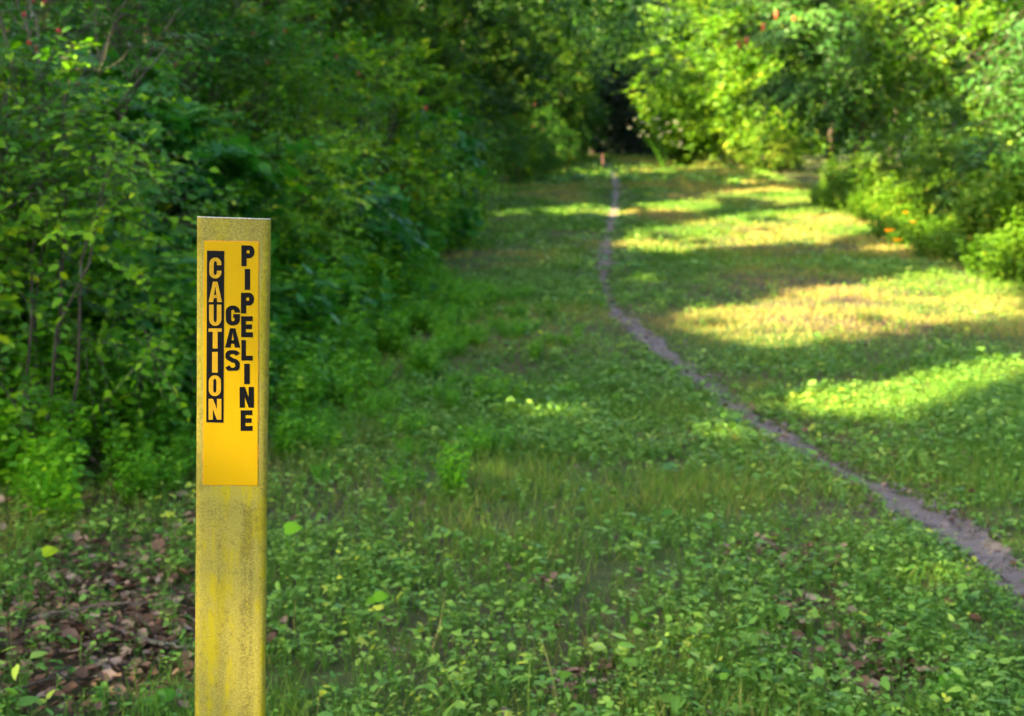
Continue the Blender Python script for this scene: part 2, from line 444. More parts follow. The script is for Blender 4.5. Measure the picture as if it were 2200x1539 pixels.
LIT_PX = [
    [(1215, 368), (1400, 352), (1565, 344), (1590, 356), (1450, 370), (1330, 386), (1235, 380)],
    [(1560, 388), (1680, 374), (1700, 386), (1580, 398)],
    [(1000, 468), (1060, 454), (1330, 441), (1480, 430), (1600, 411), (1690, 399), (1790, 436), (1600, 446), (1460, 456), (1340, 461), (1100, 470)],
    [(1335, 508), (1480, 481), (1620, 456), (1800, 451), (1930, 515), (1960, 540), (1880, 545), (1730, 521), (1600, 526), (1440, 551), (1380, 546), (1345, 528)],
    [(1430, 700), (1500, 664), (1640, 655), (1740, 622), (2000, 591), (2230, 570), (2230, 690), (2010, 700), (1900, 728), (1740, 748), (1600, 742), (1500, 715)],
    [(1640, 878), (1700, 847), (1900, 829), (2080, 800), (2230, 785), (2230, 846), (2080, 905), (1960, 925), (1850, 908), (1700, 900)],
    [(1070, 884), (1180, 868), (1285, 868), (1300, 890), (1200, 903), (1090, 902)],
    [(1555, 936), (1600, 915), (1650, 925), (1640, 952), (1580, 958)],
    [(1350, 600), (1420, 590), (1440, 600), (1370, 612)],
]
LIT = [np.array([gnd(*p) for p in poly]) for poly in LIT_PX]
def in_poly(x, y, P):
    c = np.zeros(x.shape, bool); n = len(P)
    for i in range(n):
        x0, y0 = P[i]; x1, y1 = P[(i + 1) % n]
        k = ((y0 > y) != (y1 > y)) & (x < (x1 - x0) * (y - y0) / (y1 - y0 + 1e-12) + x0)
        c ^= k
    return c
def lit(x, y):
    """ground points set to be sunlit; the left tree crowns are cut open to suit"""
    x = np.asarray(x, float); y = np.asarray(y, float)
    s = .06 + .006 * y
    jx = x + (vnoise(x * 2.2, y * 2.2, 11) - .5) * 3 * s; jy = y + (vnoise(x * 2.2, y * 2.2, 12) - .5) * 2.4 * s
    c = np.zeros(x.shape, bool)
    for P in LIT: c |= in_poly(jx, jy, P)
    q = np.clip(1.6 - y / 40, .5, 1.4)
    v, w = (y * .62 - x * .78), (x * .62 + y * .78)
    c &= (y < 11) | (vnoise(v * 1.25 * q, w * .22 * q, 26) * .75 + vnoise(v * 3.2 * q, w * .8 * q, 27) * .25 > .32)
    c &= vnoise(x * 2.6 * q, y * 1.9 * q, 24) * .6 + vnoise(x * 6 * q, y * 4.5 * q, 25) * .4 > .27
    e = xr(y) + .2
    c |= (x > e) & (y > 12) & (vnoise(x * .45, y * .28, 21) > .40)
    c |= (x > 4.4) & (y <= 12) & (vnoise(x * .5, y * .5, 22) > .45)
    c |= (x < xl(y) - .3) & (y > 11.5) & (vnoise(x * 1.1, y * 1.1, 23) > .92)
    c &= ~(np.hypot((x - 11.6) / 3.6, (y - 43) / 8) < 1) & ~(np.hypot(x - 7.2, (y - 20.6) / 1.3) < 1)
    return c
def sun_foot(P):
    k = P[:, 2] * COT
    return P[:, 0] + LH[0] * k, P[:, 1] + LH[1] * k

# ------------------------------------------------------------------ ground and path
gx = np.unique(np.concatenate([np.linspace(-400, -30, 16), np.linspace(-30, -5, 40), np.arange(-5, 8, .10), np.linspace(8, 30, 36), np.linspace(30, 400, 16)]))
gy = np.unique(np.concatenate([np.linspace(-250, -8, 14), np.arange(-8, 3, .5), np.arange(3, 14, .10), np.arange(14, 40, .35), np.linspace(40, 130, 60), np.linspace(130, 900, 20)]))
X, Y = np.meshgrid(gx, gy)
V = np.stack([X, Y, gz(X, Y)], -1).reshape(-1, 3)
nx, ny = len(gx), len(gy)
ii = (np.arange(ny - 1)[:, None] * nx + np.arange(nx - 1)[None]).ravel()
F = np.stack([ii, ii + 1, ii + nx + 1, ii + nx], 1)
o = link('ground', tri_mesh('ground', V, F, M['ground']))
tag(o, 'brown woodland soil under the grass and weeds', 'ground', kind='structure')

tgx = np.gradient(PC, axis=0); tgx = nrm(tgx); nn = np.stack([tgx[:, 1], -tgx[:, 0]], 1)
rows = []
for j, u in enumerate(np.linspace(-1, 1, 7)):
    ww = np.clip(path_w(PC[:, 1]) / .07, .05, 1.2)
    ww = path_w(PC[:, 1]) + ww * (.012 + .10 * (vnoise(PC[:, 1] * 6, PC[:, 1] * 0 + u, 40 + (j > 3)) - .5) + .06 * (vnoise(PC[:, 1] * 17, PC[:, 1] * 0 + u, 50 + (j > 3)) - .5))
    p = PC + nn * (u * ww)[:, None]
    rows.append(np.stack([p[:, 0], p[:, 1], gz(p[:, 0], p[:, 1]) + .010 - .008 * abs(u)], 1))
V = np.stack(rows, 1).reshape(-1, 3)
ii = (np.arange(len(PC) - 1)[:, None] * 7 + np.arange(6)[None]).ravel()
F = np.stack([ii, ii + 1, ii + 8, ii + 7], 1)
o = link('path', tri_mesh('path', V, F, M['path']))
tag(o, 'narrow grey dirt footpath worn into the grass clearing', 'path', kind='structure')

# ------------------------------------------------------------------ marker post
ptop = at(500.5, 469.5, 1.84); pbot = at(492, 1539, 1.925)
pz = nrm(ptop - pbot)
pxv = nrm(np.array([1., 0, 0]) - pz * pz[0])
pyv = np.cross(pz, pxv)
H_POST = 1.36                                                      # local height of the top edge
org = ptop - pz * H_POST
MP = Matrix(((pxv[0], pyv[0], pz[0], org[0]), (pxv[1], pyv[1], pz[1], org[1]), (pxv[2], pyv[2], pz[2], org[2]), (0, 0, 0, 1)))
root = empty('marker_post'); root.matrix_world = MP
tag(root, 'upright flat yellow fibreglass post with a black and yellow CAUTION GAS PIPELINE sticker', 'marker post')
def px_post(cx, cy):
    """point of the post's front face seen at a place of the enlarged crop of the photo"""
    px, py = 380 + cx / 2.33333, 440 + cy / 2.33333
    r = ray(px, py); c = np.array([0, 0, CAM_H])
    t = np.dot(org - c, pyv) / np.dot(r, pyv)
    q = c + r * t - org
    return np.dot(q, pxv), np.dot(q, pz)

# cross section: flat face, two wings curving back
prof = [(-.0476, .0090), (-.0474, .0058), (-.0462, .0030), (-.0435, .0012), (-.0395, .0003), (-.036, 0), (-.018, 0), (0, 0), (.018, 0), (.034, 0), (.0385, .0003), (.0428, .0012), (.0458, .0030), (.0472, .0058), (.0475, .0090)]
back = [(x * .93, y + .0042) for x, y in prof][::-1]
ring = prof + back
NR = len(ring)
zs = list(np.linspace(-.25, H_POST - .003, 40)) + [H_POST]
V = []; Fq = []
for i, z in enumerate(zs):
    for (x, y) in ring:
        wob = .0004 * math.sin(z * 9 + x * 40)
        V.append((x + wob, y, z))
for i in range(len(zs) - 1):
    for j in range(NR):
        Fq.append((i * NR + j, i * NR + (j + 1) % NR, (i + 1) * NR + (j + 1) % NR, (i + 1) * NR + j))
me = tri_mesh('post_blade', np.array(V), np.array(Fq), M['post'])
link('post_blade', me, root)
# the sawn top: strip between front and back outlines, a hair above
V = []; Fq = []
n = len(prof)
for (x, y), (bx, by) in zip(prof, back[::-1]):
    V += [(x * 1.004, y - .0002, H_POST), (bx, by, H_POST), (x * 1.004, y - .0002, H_POST + .0011), (bx, by, H_POST + .0011)]
for j in range(n - 1):
    a, b = j * 4, (j + 1) * 4
    Fq += [(a + 2, b + 2, b + 3, a + 3), (a, b, b + 2, a + 2), (a + 1, a + 3, b + 3, b + 1)]
Fq += [(0, 2, 3, 1), ((n - 1) * 4, (n - 1) * 4 + 1, (n - 1) * 4 + 3, (n - 1) * 4 + 2)]
link('top_edge', tri_mesh('top_edge', np.array(V), np.array(Fq), M['edge'], smooth=False), root)

def slab(corners, y0, y1, n_edge=1, rag=0, seed=0):
    """thin slab standing on the face (local y is negative towards the camera)"""
    rng = np.random.default_rng(seed)
    pts = []
    for (a, b) in zip(corners, corners[1:] + corners[:1]):
        for k in range(n_edge):
            u = k / n_edge
            pts.append((a[0] + (b[0] - a[0]) * u + rng.uniform(-rag, rag), a[1] + (b[1] - a[1]) * u + rng.uniform(-rag, rag)))
    m = len(pts)
    c = np.mean(pts, 0)
    V = [(x, y1, z) for x, z in pts] + [(x, y0, z) for x, z in pts] + [(c[0], y1, c[1])]
    F = [(2 * m, i, (i + 1) % m) for i in range(m)]
    for i in range(m):
        j = (i + 1) % m
        F += [(i, m + i, m + j), (i, m + j, j)]
    return np.array(V), np.array(F)

cs = [px_post(137, 183), px_post(409, 187), px_post(404.5, 1407), px_post(133, 1403)]
def grow(c, d):
    m = np.mean(c, 0)
    return [(x + d * np.sign(x - m[0]), z + d * np.sign(z - m[1])) for x, z in c]
V, F = slab(cs, 0, -.0009, 40, .00015, 3)
stk = link('sticker', tri_mesh('sticker', V, F, M['sticker'], smooth=False), root)
V, F = slab(grow(cs, .0008), 0, -.0003, 60, .0006, 4)
link('peeled_border', tri_mesh('peeled_border', V, F, M['rust'], smooth=False), stk)
panel = [px_post(152, 230), px_post(239, 232), px_post(234.5, 1093), px_post(148, 1090)]
V, F = slab(grow(panel, .0008), 0, -.00105, 1)
link('panel_outline', tri_mesh('panel_outline', V, F, M['ink_yellow'], smooth=False), stk)
V, F = slab(panel, 0, -.0013, 1)
pan = link('black_panel', tri_mesh('black_panel', V, F, M['black'], smooth=False), stk)

# letters: unit box, x 0..1, y 0..1 (up). Each is a list of closed convex-ish polygons / strokes
def arc(cx, cy, rx, ry, a0, a1, n=12):
    return [(cx + rx * math.cos(math.radians(a0 + (a1 - a0) * k / n)), cy + ry * math.sin(math.radians(a0 + (a1 - a0) * k / n))) for k in range(n + 1)]
def stroke(outer, inner):
    """quads between two outlines with the same number of points"""
    return [[outer[k], outer[k + 1], inner[k + 1], inner[k]] for k in range(len(outer) - 1)]
R = lambda x0, y0, x1, y1: [[(x0, y0), (x1, y0), (x1, y1), (x0, y1)]]
def glyph(ch, s=.31, t=.17):
    """s: width of upright strokes, t: of level strokes, as shares of the box"""
    if ch == 'I': return R(.5 - s / 2, 0, .5 + s / 2, 1)
    if ch == 'T': return R(0, 1 - t, 1, 1) + R(.5 - s / 2, 0, .5 + s / 2, 1 - t)
    if ch == 'L': return R(0, 0, s, 1) + R(s, 0, 1, t)
    if ch == 'E': return R(0, 0, s, 1) + R(s, 0, 1, t) + R(s, 1 - t, .98, 1) + R(s, .5 - t * .48, .92, .5 + t * .48)
    if ch == 'N':
        return R(0, 0, s * .92, 1) + R(1 - s * .92, 0, 1, 1) + [[(s * .92, 1), (s * .92, .52), (1 - s * .92, 0), (1 - s * .92, .48)]]
    if ch == 'A':
        a = .30
        return [[(0, 0), (s * .95, 0), (.5, .80), (.5, 1), (.33, 1)], [(1, 0), (.67, 1), (.5, 1), (.5, .80), (1 - s * .95, 0)], [(.27, .20), (.73, .20), (.66, .20 + t * .85), (.34, .20 + t * .85)]]
    if ch == 'O':
        o = arc(.5, .70, .5, .30, 0, 180) + arc(.5, .30, .5, .30, 180, 360); o.append(o[0])
        i = arc(.5, .70, .5 - s, .30 - t, 0, 180) + arc(.5, .30, .5 - s, .30 - t, 180, 360); i.append(i[0])
        return stroke(o, i)
    if ch in 'CG':
        o = [(1, .64)] + arc(.5, .70, .5, .30, 0, 180) + arc(.5, .30, .5, .30, 180, 360) + [(1, .37)]
        i = [(1 - s, .64)] + arc(.5, .70, .5 - s, .30 - t, 0, 180) + arc(.5, .30, .5 - s, .30 - t, 180, 360) + [(1 - s, .37)]
        g = stroke(o, i)
        if ch == 'G': g += R(.52, .37, 1, .37 + t * .95)
        return g
    if ch == 'U':
        o = [(0, 1)] + arc(.5, .32, .5, .32, 180, 360) + [(1, 1)]
        i = [(s, 1)] + arc(.5, .32, .5 - s, .32 - t, 180, 360) + [(1 - s, 1)]
        return stroke(o, i)
    if ch == 'P':
        o = [(s, 1)] + arc(.62, .69, .38, .31, 90, -90) + [(s, .38)]
        i = [(s, 1 - t)] + arc(.62, .69, .38 - s * .95, .31 - t, 90, -90) + [(s, .38 + t)]
        return R(0, 0, s, 1) + stroke(o, i)
    if ch == 'S':
        c = arc(.5, .735, .36, .185, 12, 270, 14)[:-1] + arc(.5, .265 + .0, .36, .235, 90, -168, 14)
        c = [(x, y) for x, y in c]
        P = np.array(c); d = nrm(np.gradient(P, axis=0)); nv = np.stack([-d[:, 1], d[:, 0]], 1)
        hw = np.stack([np.full(len(P), s * .46), np.full(len(P), t * .5)], 1)
        a = P + nv * hw; b = P - nv * hw
        a = np.clip(a, 0, 1); b = np.clip(b, 0, 1)
        return stroke([tuple(v) for v in a], [tuple(v) for v in b])
    return []
def word(name, items, y0, y1, mat, parent, s=.31, t=.17):
    V, F = [], []
    for ch, x0, x1, ytop, ybot in items:
        for poly in glyph(ch, s if ch != 'I' else 1.0, t):
            k = len(V); m = len(poly)
            for yy in (y1, y0):
                for (u, v) in poly:
                    cx, cy_ = x0 + (x1 - x0) * u, ybot + (ytop - ybot) * v
                    lx, lz = px_post(cx, cy_)
                    V.append((lx, yy, lz))
            for i in range(1, m - 1): F.append((k, k + i, k + i + 1))
            for i in range(m):
                j = (i + 1) % m
                F += [(k + i, k + m + i, k + m + j), (k + i, k + m + j, k + j)]
    return link(name, tri_mesh(name, np.array(V), np.array(F), mat, smooth=False), parent)
caut = [('C', 164, 224, 265, 370), ('A', 160, 227, 386, 488), ('U', 163, 224, 501, 607), ('T', 160, 226, 620, 720), ('I', 178, 206, 738, 841), ('O', 161, 222, 855, 959), ('N', 160, 224, 973, 1077)]
word('caution_lettering', caut, 0, -.0016, M['ink_yellow'], stk, .365, .165)
gas = [('G', 246, 317, 505, 606), ('A', 242, 319, 619, 716), ('S', 244, 316, 729, 832)]
word('gas_lettering', gas, 0, -.0013, M['black'], stk, .385, .215)
pipe = [('P', 324, 390, 204, 308), ('I', 341, 368, 322, 427), ('P', 322, 388, 441, 545), ('E', 323, 382, 559, 664), ('L', 324, 381, 678, 781), ('I', 338, 366, 797, 899), ('N', 315, 387, 913, 1017), ('E', 320, 380, 1030, 1133)]
word('pipeline_lettering', pipe, 0, -.0013, M['black'], stk, .40, .235)

# ------------------------------------------------------------------ plants
UP = np.array([0., 0, 1])
def sprays(rng, C, Rr, n_tw, n_lf, leaf, flat=.6, droop=.15, jitter=.5, wid=(.85, 1.15), out=None, ctint=.25):
    """leaf sprays round clump centres: twigs leaving each centre, leaves in two ranks along each twig.
    returns leaf arrays (P, D, N, L, W, tint) and twig ends (A, B)"""
    m = len(C)
    C = np.repeat(C, n_tw, 0); Rr = np.repeat(Rr, n_tw)
    d = rng.normal(size=(len(C), 3)); d[:, 2] *= flat
    if out is not None: d += np.repeat(out, n_tw, 0) * .8
    d = nrm(d)
    A = C + rng.normal(size=C.shape) * (Rr * .22)[:, None]
    ln = Rr * rng.uniform(.55, 1.25, len(C))
    B = A + d * ln[:, None]; B[:, 2] -= droop * ln
    side = nrm(np.cross(d, UP) + 1e-6)
    u = (np.arange(n_lf) + .6) / n_lf
    P = A[:, None] + d[:, None] * (ln[:, None] * u)[..., None]
    P[..., 2] -= droop * ln[:, None] * u ** 2
    sg = np.where(np.arange(n_lf) % 2 == 0, 1., -1.)
    D = d[:, None] * .55 + side[:, None] * sg[None, :, None] * .8 + rng.normal(size=P.shape) * .28
    D[..., 2] -= droop * .8
    N = np.broadcast_to(UP, P.shape) + rng.normal(size=P.shape) * jitter
    if out is not None: N = N * np.array([1, 1, .85]) + np.repeat(out, n_tw, 0)[:, None] * .75
    L = leaf * rng.uniform(.6, 1.25, P.shape[:2]) * (1 - .35 * np.abs(u - .45))[None]
    Wd = rng.uniform(*wid, P.shape[:2])
    ct = np.repeat(rng.uniform(-ctint, ctint, m) * 1.25, n_tw)
    ti = np.clip(.42 + ct[:, None] + rng.normal(size=P.shape[:2]) * .16 + (rng.random(P.shape[:2]) > .985) * .5, 0, 1)
    f = lambda a: a.reshape(-1, *a.shape[2:])
    return (f(P), f(D), f(N), f(L), f(Wd), f(ti)), (A, B)

def dome(rng, n, r, h, zc=.55, zr=.5, inner=.4):
    d = nrm(rng.normal(size=(n, 3)))
    rr = inner + (1 - inner) * rng.random(n) ** .6
    lump = .8 + .35 * vnoise(d[:, 0] * 2 + 5, d[:, 1] * 2 + d[:, 2] * 2, int(rng.integers(1000)))
    C = d * (rr * lump)[:, None] * np.array([r, r, h * zr]) + np.array([0, 0, h * zc])
    C[:, 2] = np.maximum(C[:, 2], .06 * h)
    return C, d

def limb(rng, a, b, n=6, sag=.12):
    a, b = np.asarray(a, float), np.asarray(b, float)
    t = np.linspace(0, 1, n)[:, None]
    L = np.linalg.norm(b - a)
    k = rng.normal(size=3) * .06 * L
    bend = np.sin(t * math.pi) * k + (t * (1 - t)) * np.array([0, 0, sag * L * 2])
    w = rng.normal(size=(n, 3)) * .012 * L; w[0] = w[-1] = 0
    return a + (b - a) * t + bend + w

def shrub_meshes(seed, h, r, n_cl, n_tw, n_lf, leaf, mat, wid=(.85, 1.15), T=LEAF_FINE, droop=.2, flat=.6, jitter=.5, cr=.3, inner=.35, zc=.52, zr=.5, stems=True, ctint=.25):
    rng = np.random.default_rng(seed)
    C, d = dome(rng, n_cl, r, h, inner=inner, zc=zc, zr=zr)
    Rr = cr * rng.uniform(.6, 1.3, n_cl)
    lv, (A, B) = sprays(rng, C, Rr, n_tw, n_lf, leaf, flat, droop, jitter, wid, out=d, ctint=ctint)
    fb = Bag(); fb.leaves(T, *lv)
    wb = Bag()
    for c in C[:: 2 if stems else 9]:
        a = np.array([*(rng.normal(size=2) * .06 * r), -.05])
        wb.tube(limb(rng, a, c, 6, .22), np.linspace(.010, .003, 6) * (h / 2.2) ** .7 * .8, 4)
    wb.twigs(A, B, .0022 * (h / 2) ** .5)
    return fb.mesh('foliage', mat), wb.mesh('stems', M['twig']), C, d

def herb_meshes(seed, h, r, n_st, leaf, mat, wid=(.9, 1.3), T=LEAF_FINE, nod=8):
    """soft weeds: upright stems from one crown, pairs of leaves at each node"""
    rng = np.random.default_rng(seed)
    fb, wb = Bag(), Bag()
    for _ in range(n_st):
        a = rng.uniform(0, 2 * math.pi); q = rng.random() ** .6
        hh = h * rng.uniform(.55, 1.05) * (1 - .25 * q)
        tip = np.array([math.cos(a) * r * q, math.sin(a) * r * q, hh])
        base = np.array([math.cos(a) * r * q * .55, math.sin(a) * r * q * .55, -.03])
        pts = limb(rng, base, tip, 6, .08)
        wb.tube(pts, np.linspace(.004, .0018, 6), 4)
        t = np.linspace(.2, 1, nod)
        c = np.stack([np.interp(t, np.linspace(0, 1, 6), pts[:, k]) for k in range(3)], 1)
        k = rng.integers(3, 5)
        ang = rng.uniform(0, 6.28, (nod, 1)) + np.arange(k)[None] * 2 * math.pi / k + rng.normal(size=(nod, k)) * .3
        D = np.stack([np.cos(ang), np.sin(ang), rng.normal(size=ang.shape) * .25 + .05], -1).reshape(-1, 3)
        P = np.repeat(c, k, 0) + D * .012
        L = leaf * rng.uniform(.55, 1.25, len(P))
        N = UP * .9 + D * .35 + np.array([math.cos(a) * q, math.sin(a) * q, 0]) * .5 + rng.normal(size=P.shape) * .3
        ti = np.clip(.45 + rng.uniform(-.15, .15) + rng.normal(size=len(P)) * .17, 0, 1)
        fb.leaves(T, P, D, N, L, rng.uniform(*wid, len(P)), ti)
    return fb.mesh('foliage', mat), wb.mesh('stems', M['leaf_weed'])

def make(name, meshes, part=('foliage', 'stems')):
    t = empty(name)
    link(part[0], meshes[0], t); link(part[1], meshes[1], t)
    return t

USED = set()
def put(proto, x, y, label, cat, group=None, s=1.0, rz=0.0, sz=None, z=None):
    """first call moves the prototype itself, later ones copy it and its parts"""
    o = proto if proto.name not in USED else copy_tree(proto)
    USED.add(proto.name)
    o.location = (x, y, float(gz(x, y)) if z is None else z)
    o.rotation_euler = (0, 0, rz); o.scale = (s, s, sz or s)
    if 'group' in o and not group: del o['group']
    tag(o, label, cat, group)
    return o

rs = np.random.default_rng(7)

# --- shrubs
def berry_blob(rng, r):
    """one lumpy head of tightly packed berries"""
    nu, nv = 16, 9
    V = [(0, 0, 1.0)]; F = []
    for j in range(1, nv):
        for i in range(nu):
            a, t = 2 * math.pi * (i + .5 * (j % 2)) / nu, math.pi * j / nv
            k = 1 + .22 * math.cos(4 * a + rng.uniform(-.4, .4)) * math.cos(5 * t) + rng.uniform(-.08, .08)
            V.append((k * math.sin(t) * math.cos(a), k * math.sin(t) * math.sin(a), 1.25 * k * math.cos(t)))
    V.append((0, 0, -1.25))
    for i in range(nu):
        F.append((0, 1 + i, 1 + (i + 1) % nu))
        F.append((len(V) - 1, 1 + (nv - 2) * nu + (i + 1) % nu, 1 + (nv - 2) * nu + i))
        for j in range(nv - 2):
            q = [1 + j * nu + i, 1 + (j + 1) * nu + i, 1 + (j + 1) * nu + (i + 1) % nu, 1 + j * nu + (i + 1) % nu]
            F += [(q[0], q[1], q[2]), (q[0], q[2], q[3])]
    return np.array(V) * r, np.array(F)
def berry_clusters(o, C, d, n, seed):
    rng = np.random.default_rng(seed)
    idx = rng.choice(len(C), n, replace=False)
    for i in idx:
        b = Bag()
        V, F = berry_blob(rng, rng.uniform(.016, .028))
        b.add(V + C[i] + d[i] * .42, F)
        link('berry_cluster', b.mesh('berry_cluster', M['berry']), o)

SH = {}
def shrub(key, name, *a, **k):
    m = shrub_meshes(*a, **k)
    SH[key] = make(name, m); return m
shrub('oval1', 'shrub', 101, 2.2, 1.05, 95, 9, 9, .070, M['leaf_shrub'])
shrub('oval2', 'shrub', 102, 1.7, .95, 80, 9, 9, .062, M['leaf_shrub'], droop=.3)
shrub('broad1', 'broadleaf_shrub', 103, 1.9, 1.0, 75, 8, 7, .115, M['leaf_broad'], wid=(1.2, 1.6), T=LOBED, droop=.3)
shrub('broad2', 'broadleaf_shrub', 104, 1.3, .8, 60, 8, 6, .095, M['leaf_broad'], wid=(1.2, 1.6), T=LOBED, droop=.3)
m1 = shrub('berry1', 'berry_shrub', 105, 3.4, 1.6, 150, 10, 9, .075, M['leaf_berry'], cr=.38, T=LEAF_MID)
berry_clusters(SH['berry1'], m1[2], m1[3], 26, 1)
m2 = shrub('berry2', 'berry_shrub', 106, 2.9, 1.4, 130, 10, 9, .07, M['leaf_berry'], cr=.36, T=LEAF_MID, droop=.35)
berry_clusters(SH['berry2'], m2[2], m2[3], 22, 2)
shrub('tall1', 'tall_shrub', 107, 4.6, 2.0, 190, 10, 9, .085, M['leaf_shrub'], cr=.45, T=LEAF_MID)
shrub('tall2', 'tall_shrub', 117, 5.2, 2.0, 190, 10, 8, .15, M['leaf_tree'], cr=.5, T=LEAF_MID)
shrub('rshrub1', 'shrub', 108, 2.6, 1.5, 120, 9, 8, .10, M['leaf_layer'], cr=.42, T=LEAF_MID)
shrub('rshrub2', 'shrub', 109, 2.0, 1.2, 90, 9, 8, .09, M['leaf_sun'], cr=.36, T=LEAF_MID)

G1 = 'dense shrubs along the left of the clearing'
put(SH['oval1'], -3.1, 7.2, 'bushy green shrub behind the bare twiggy stems at the left border', 'shrub', G1, 1.0, .3)
put(SH['oval1'], -3.6, 8.2, 'dark green shrub deepest behind the tangle of bare twigs', 'shrub', G1, 1.15, 2.1)
put(SH['oval2'], -2.55, 8.1, 'low bright green shrub just left of the marker post', 'shrub', G1, .95, 1.0)
put(SH['broad1'], -2.6, 9.6, 'broad-leaved shrub rising above the top of the marker post', 'shrub', G1, 1.0, .2)
put(SH['oval2'], -2.05, 10.9, 'yellow-green shrub showing just right of the post top', 'shrub', G1, 1.0, 2.8)
put(SH['broad1'], -3.3, 10.6, 'large-leaved shrub left of the post and behind the low shrub', 'shrub', G1, 1.2, 4.0)
put(SH['oval1'], -2.1, 13.0, 'rounded leafy shrub bulging towards the shaded grass', 'shrub', G1, .95, 5.2)
put(SH['broad2'], -1.5, 11.9, 'small broad-leaved shrub leaning over the grass right of the post', 'shrub', G1, .95, 1.2)
put(SH['oval1'], -1.6, 15.2, 'shrub with drooping leafy shoots at mid distance on the left', 'shrub', G1, 1.1, 3.3)
put(SH['broad1'], -1.55, 18.0, 'teal-tinged broad-leaved shrub reaching furthest into the clearing on the left', 'shrub', G1, 1.1, 2.2)
put(SH['oval2'], -1.3, 21.5, 'low dark shrub at the grass edge beyond the teal-tinged shrub', 'shrub', G1, 1.2, .9)
put(SH['berry1'], -4.3, 10.4, 'tall shrub with red berries at the upper left', 'shrub', 'berry shrubs on the left', .85, 0)
put(SH['berry1'], -3.0, 13.2, 'red-berried shrub above and behind the marker post', 'shrub', 'berry shrubs on the left', 1.0, 1.4)
put(SH['berry2'], -2.9, 16.5, 'spreading berry shrub to the right of the tallest red-berried one', 'shrub', 'berry shrubs on the left', 1.15, 2.7)
put(SH['berry2'], -5.2, 13.0, 'shaded berry shrub at the very back of the left thicket', 'shrub', 'berry shrubs on the left', 1.2, 4.4)
put(SH['tall1'], -3.6, 21.0, 'tall dark shrub closing the left side of the clearing', 'shrub', None, .7, .5)
put(SH['tall1'], -2.6, 26.5, 'arching shrub beside the lit strip of grass on the left', 'shrub', None, .5, 2.5)
put(SH['tall1'], -2.9, 35.0, 'tall shadowed shrub before the dark end of the clearing', 'shrub', None, 1.1, 4.2)
put(SH['tall1'], -6.0, 17.5, 'tall shrub filling the gap behind the berry shrubs', 'shrub', None, 1.0, 5.5)
put(SH['tall1'], -6.5, 10.0, 'tall shaded shrub behind the bare twigs', 'shrub', None, .9, 3.0)

shrub('sparse', 'thin_shrub', 110, 2.1, .8, 64, 7, 8, .048, M['leaf_shrub'], cr=.30, inner=.2, stems=False)
put(SH['oval1'], -2.62, 6.35, 'dense small shrub at the left border hiding the feet of the bare twigs', 'shrub', G1, .8, 4.4)
put(SH['sparse'], -1.98, 5.95, 'thin open shrub with small leaves in front of the bare twigs', 'shrub', G1, 1.0, .5)
put(SH['sparse'], -2.45, 6.2, 'thin open shrub half hidden among the bare twigs', 'shrub', G1, 1.15, 2.5)
for i, (x, y) in enumerate([(-1.9, 43), (-.3, 51), (.9, 59), (1.9, 67), (2.8, 78), (3.6, 88), (4.0, 96), (4.6, 103)]):
    put(SH['tall2'], x - .9, y, 'dense tall shrub in the row leading to the far end on the left', 'shrub', 'far shrubs on the left', 1.15 + .04 * i, i * 1.3)
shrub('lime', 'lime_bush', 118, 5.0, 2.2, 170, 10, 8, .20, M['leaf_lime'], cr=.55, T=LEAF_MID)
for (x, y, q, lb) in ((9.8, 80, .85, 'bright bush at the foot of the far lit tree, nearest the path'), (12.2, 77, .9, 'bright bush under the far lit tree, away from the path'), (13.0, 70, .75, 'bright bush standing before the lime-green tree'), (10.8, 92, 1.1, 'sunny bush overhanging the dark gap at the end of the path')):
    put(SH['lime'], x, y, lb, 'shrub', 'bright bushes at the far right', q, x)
# --- weeds on the left bank
HB = [make('leafy_weed', herb_meshes(201, .62, .34, 24, .058, M['leaf_weed'])),
      make('leafy_weed', herb_meshes(202, .85, .36, 26, .062, M['leaf_weed'])),
      make('leafy_weed', herb_meshes(203, .45, .34, 26, .048, M['leaf_weed'])),
      make('leafy_weed', herb_meshes(204, .70, .40, 20, .075, M['leaf_broad'], wid=(1.2, 1.5), T=LOBED, nod=6))]
GW = 'leafy weeds below the left shrubs'
LW = 'fresh green leafy weed crowded into the low bank below the left shrubs'
pts = []
for y in np.arange(5.35, 15, .36):
    e = float(xl(y))
    for k in range(5):
        x = e + .22 - k * .36 + rs.uniform(-.16, .16)
        yy = y + rs.uniform(-.2, .2)
        if x * F_PX / yy + 1100 < -160: continue
        pts.append((x, yy, k))
for (x, y, k) in pts:
    q = HB[int(rs.integers(0, 4))] if k > 1 else HB[2 if rs.random() < .6 else 0]
    s = (.42, .65, .9, 1.2, 1.5)[k] * rs.uniform(.8, 1.2)
    put(q, x, y, LW, 'weed', GW, s, rs.uniform(0, 6.28))
for _ in range(60):
    y = rs.uniform(5.6, 14); x = float(xl(y)) + .25 + abs(rs.normal()) * .45
    if abs(x - float(path_x(y))) < .5: continue
    put(HB[2 if rs.random() < .7 else 0], x, y, 'small leafy weed straying from the left bank into the grass', 'weed', 'stray weeds in the grass', rs.uniform(.2, .42), rs.uniform(0, 6.28))
for y in np.arange(40, 100, 4.2):
    put(SH['berry2' if rs.random() < .5 else 'oval1'], float(xl(y)) - .5 + rs.uniform(-.4, .3), y, 'low dark bush at the foot of the far left row', 'shrub', 'low bushes along the far left edge', rs.uniform(.75, 1.05), rs.uniform(0, 6.28))
for y in np.arange(14.8, 34, .95):
    put(HB[int(rs.integers(0, 4))], float(xl(y)) - .1 + rs.uniform(-.25, .1), y, 'dark green weed at the foot of the far left shrubs', 'weed', 'weeds along the far left edge', rs.uniform(.9, 1.3), rs.uniform(0, 6.28))

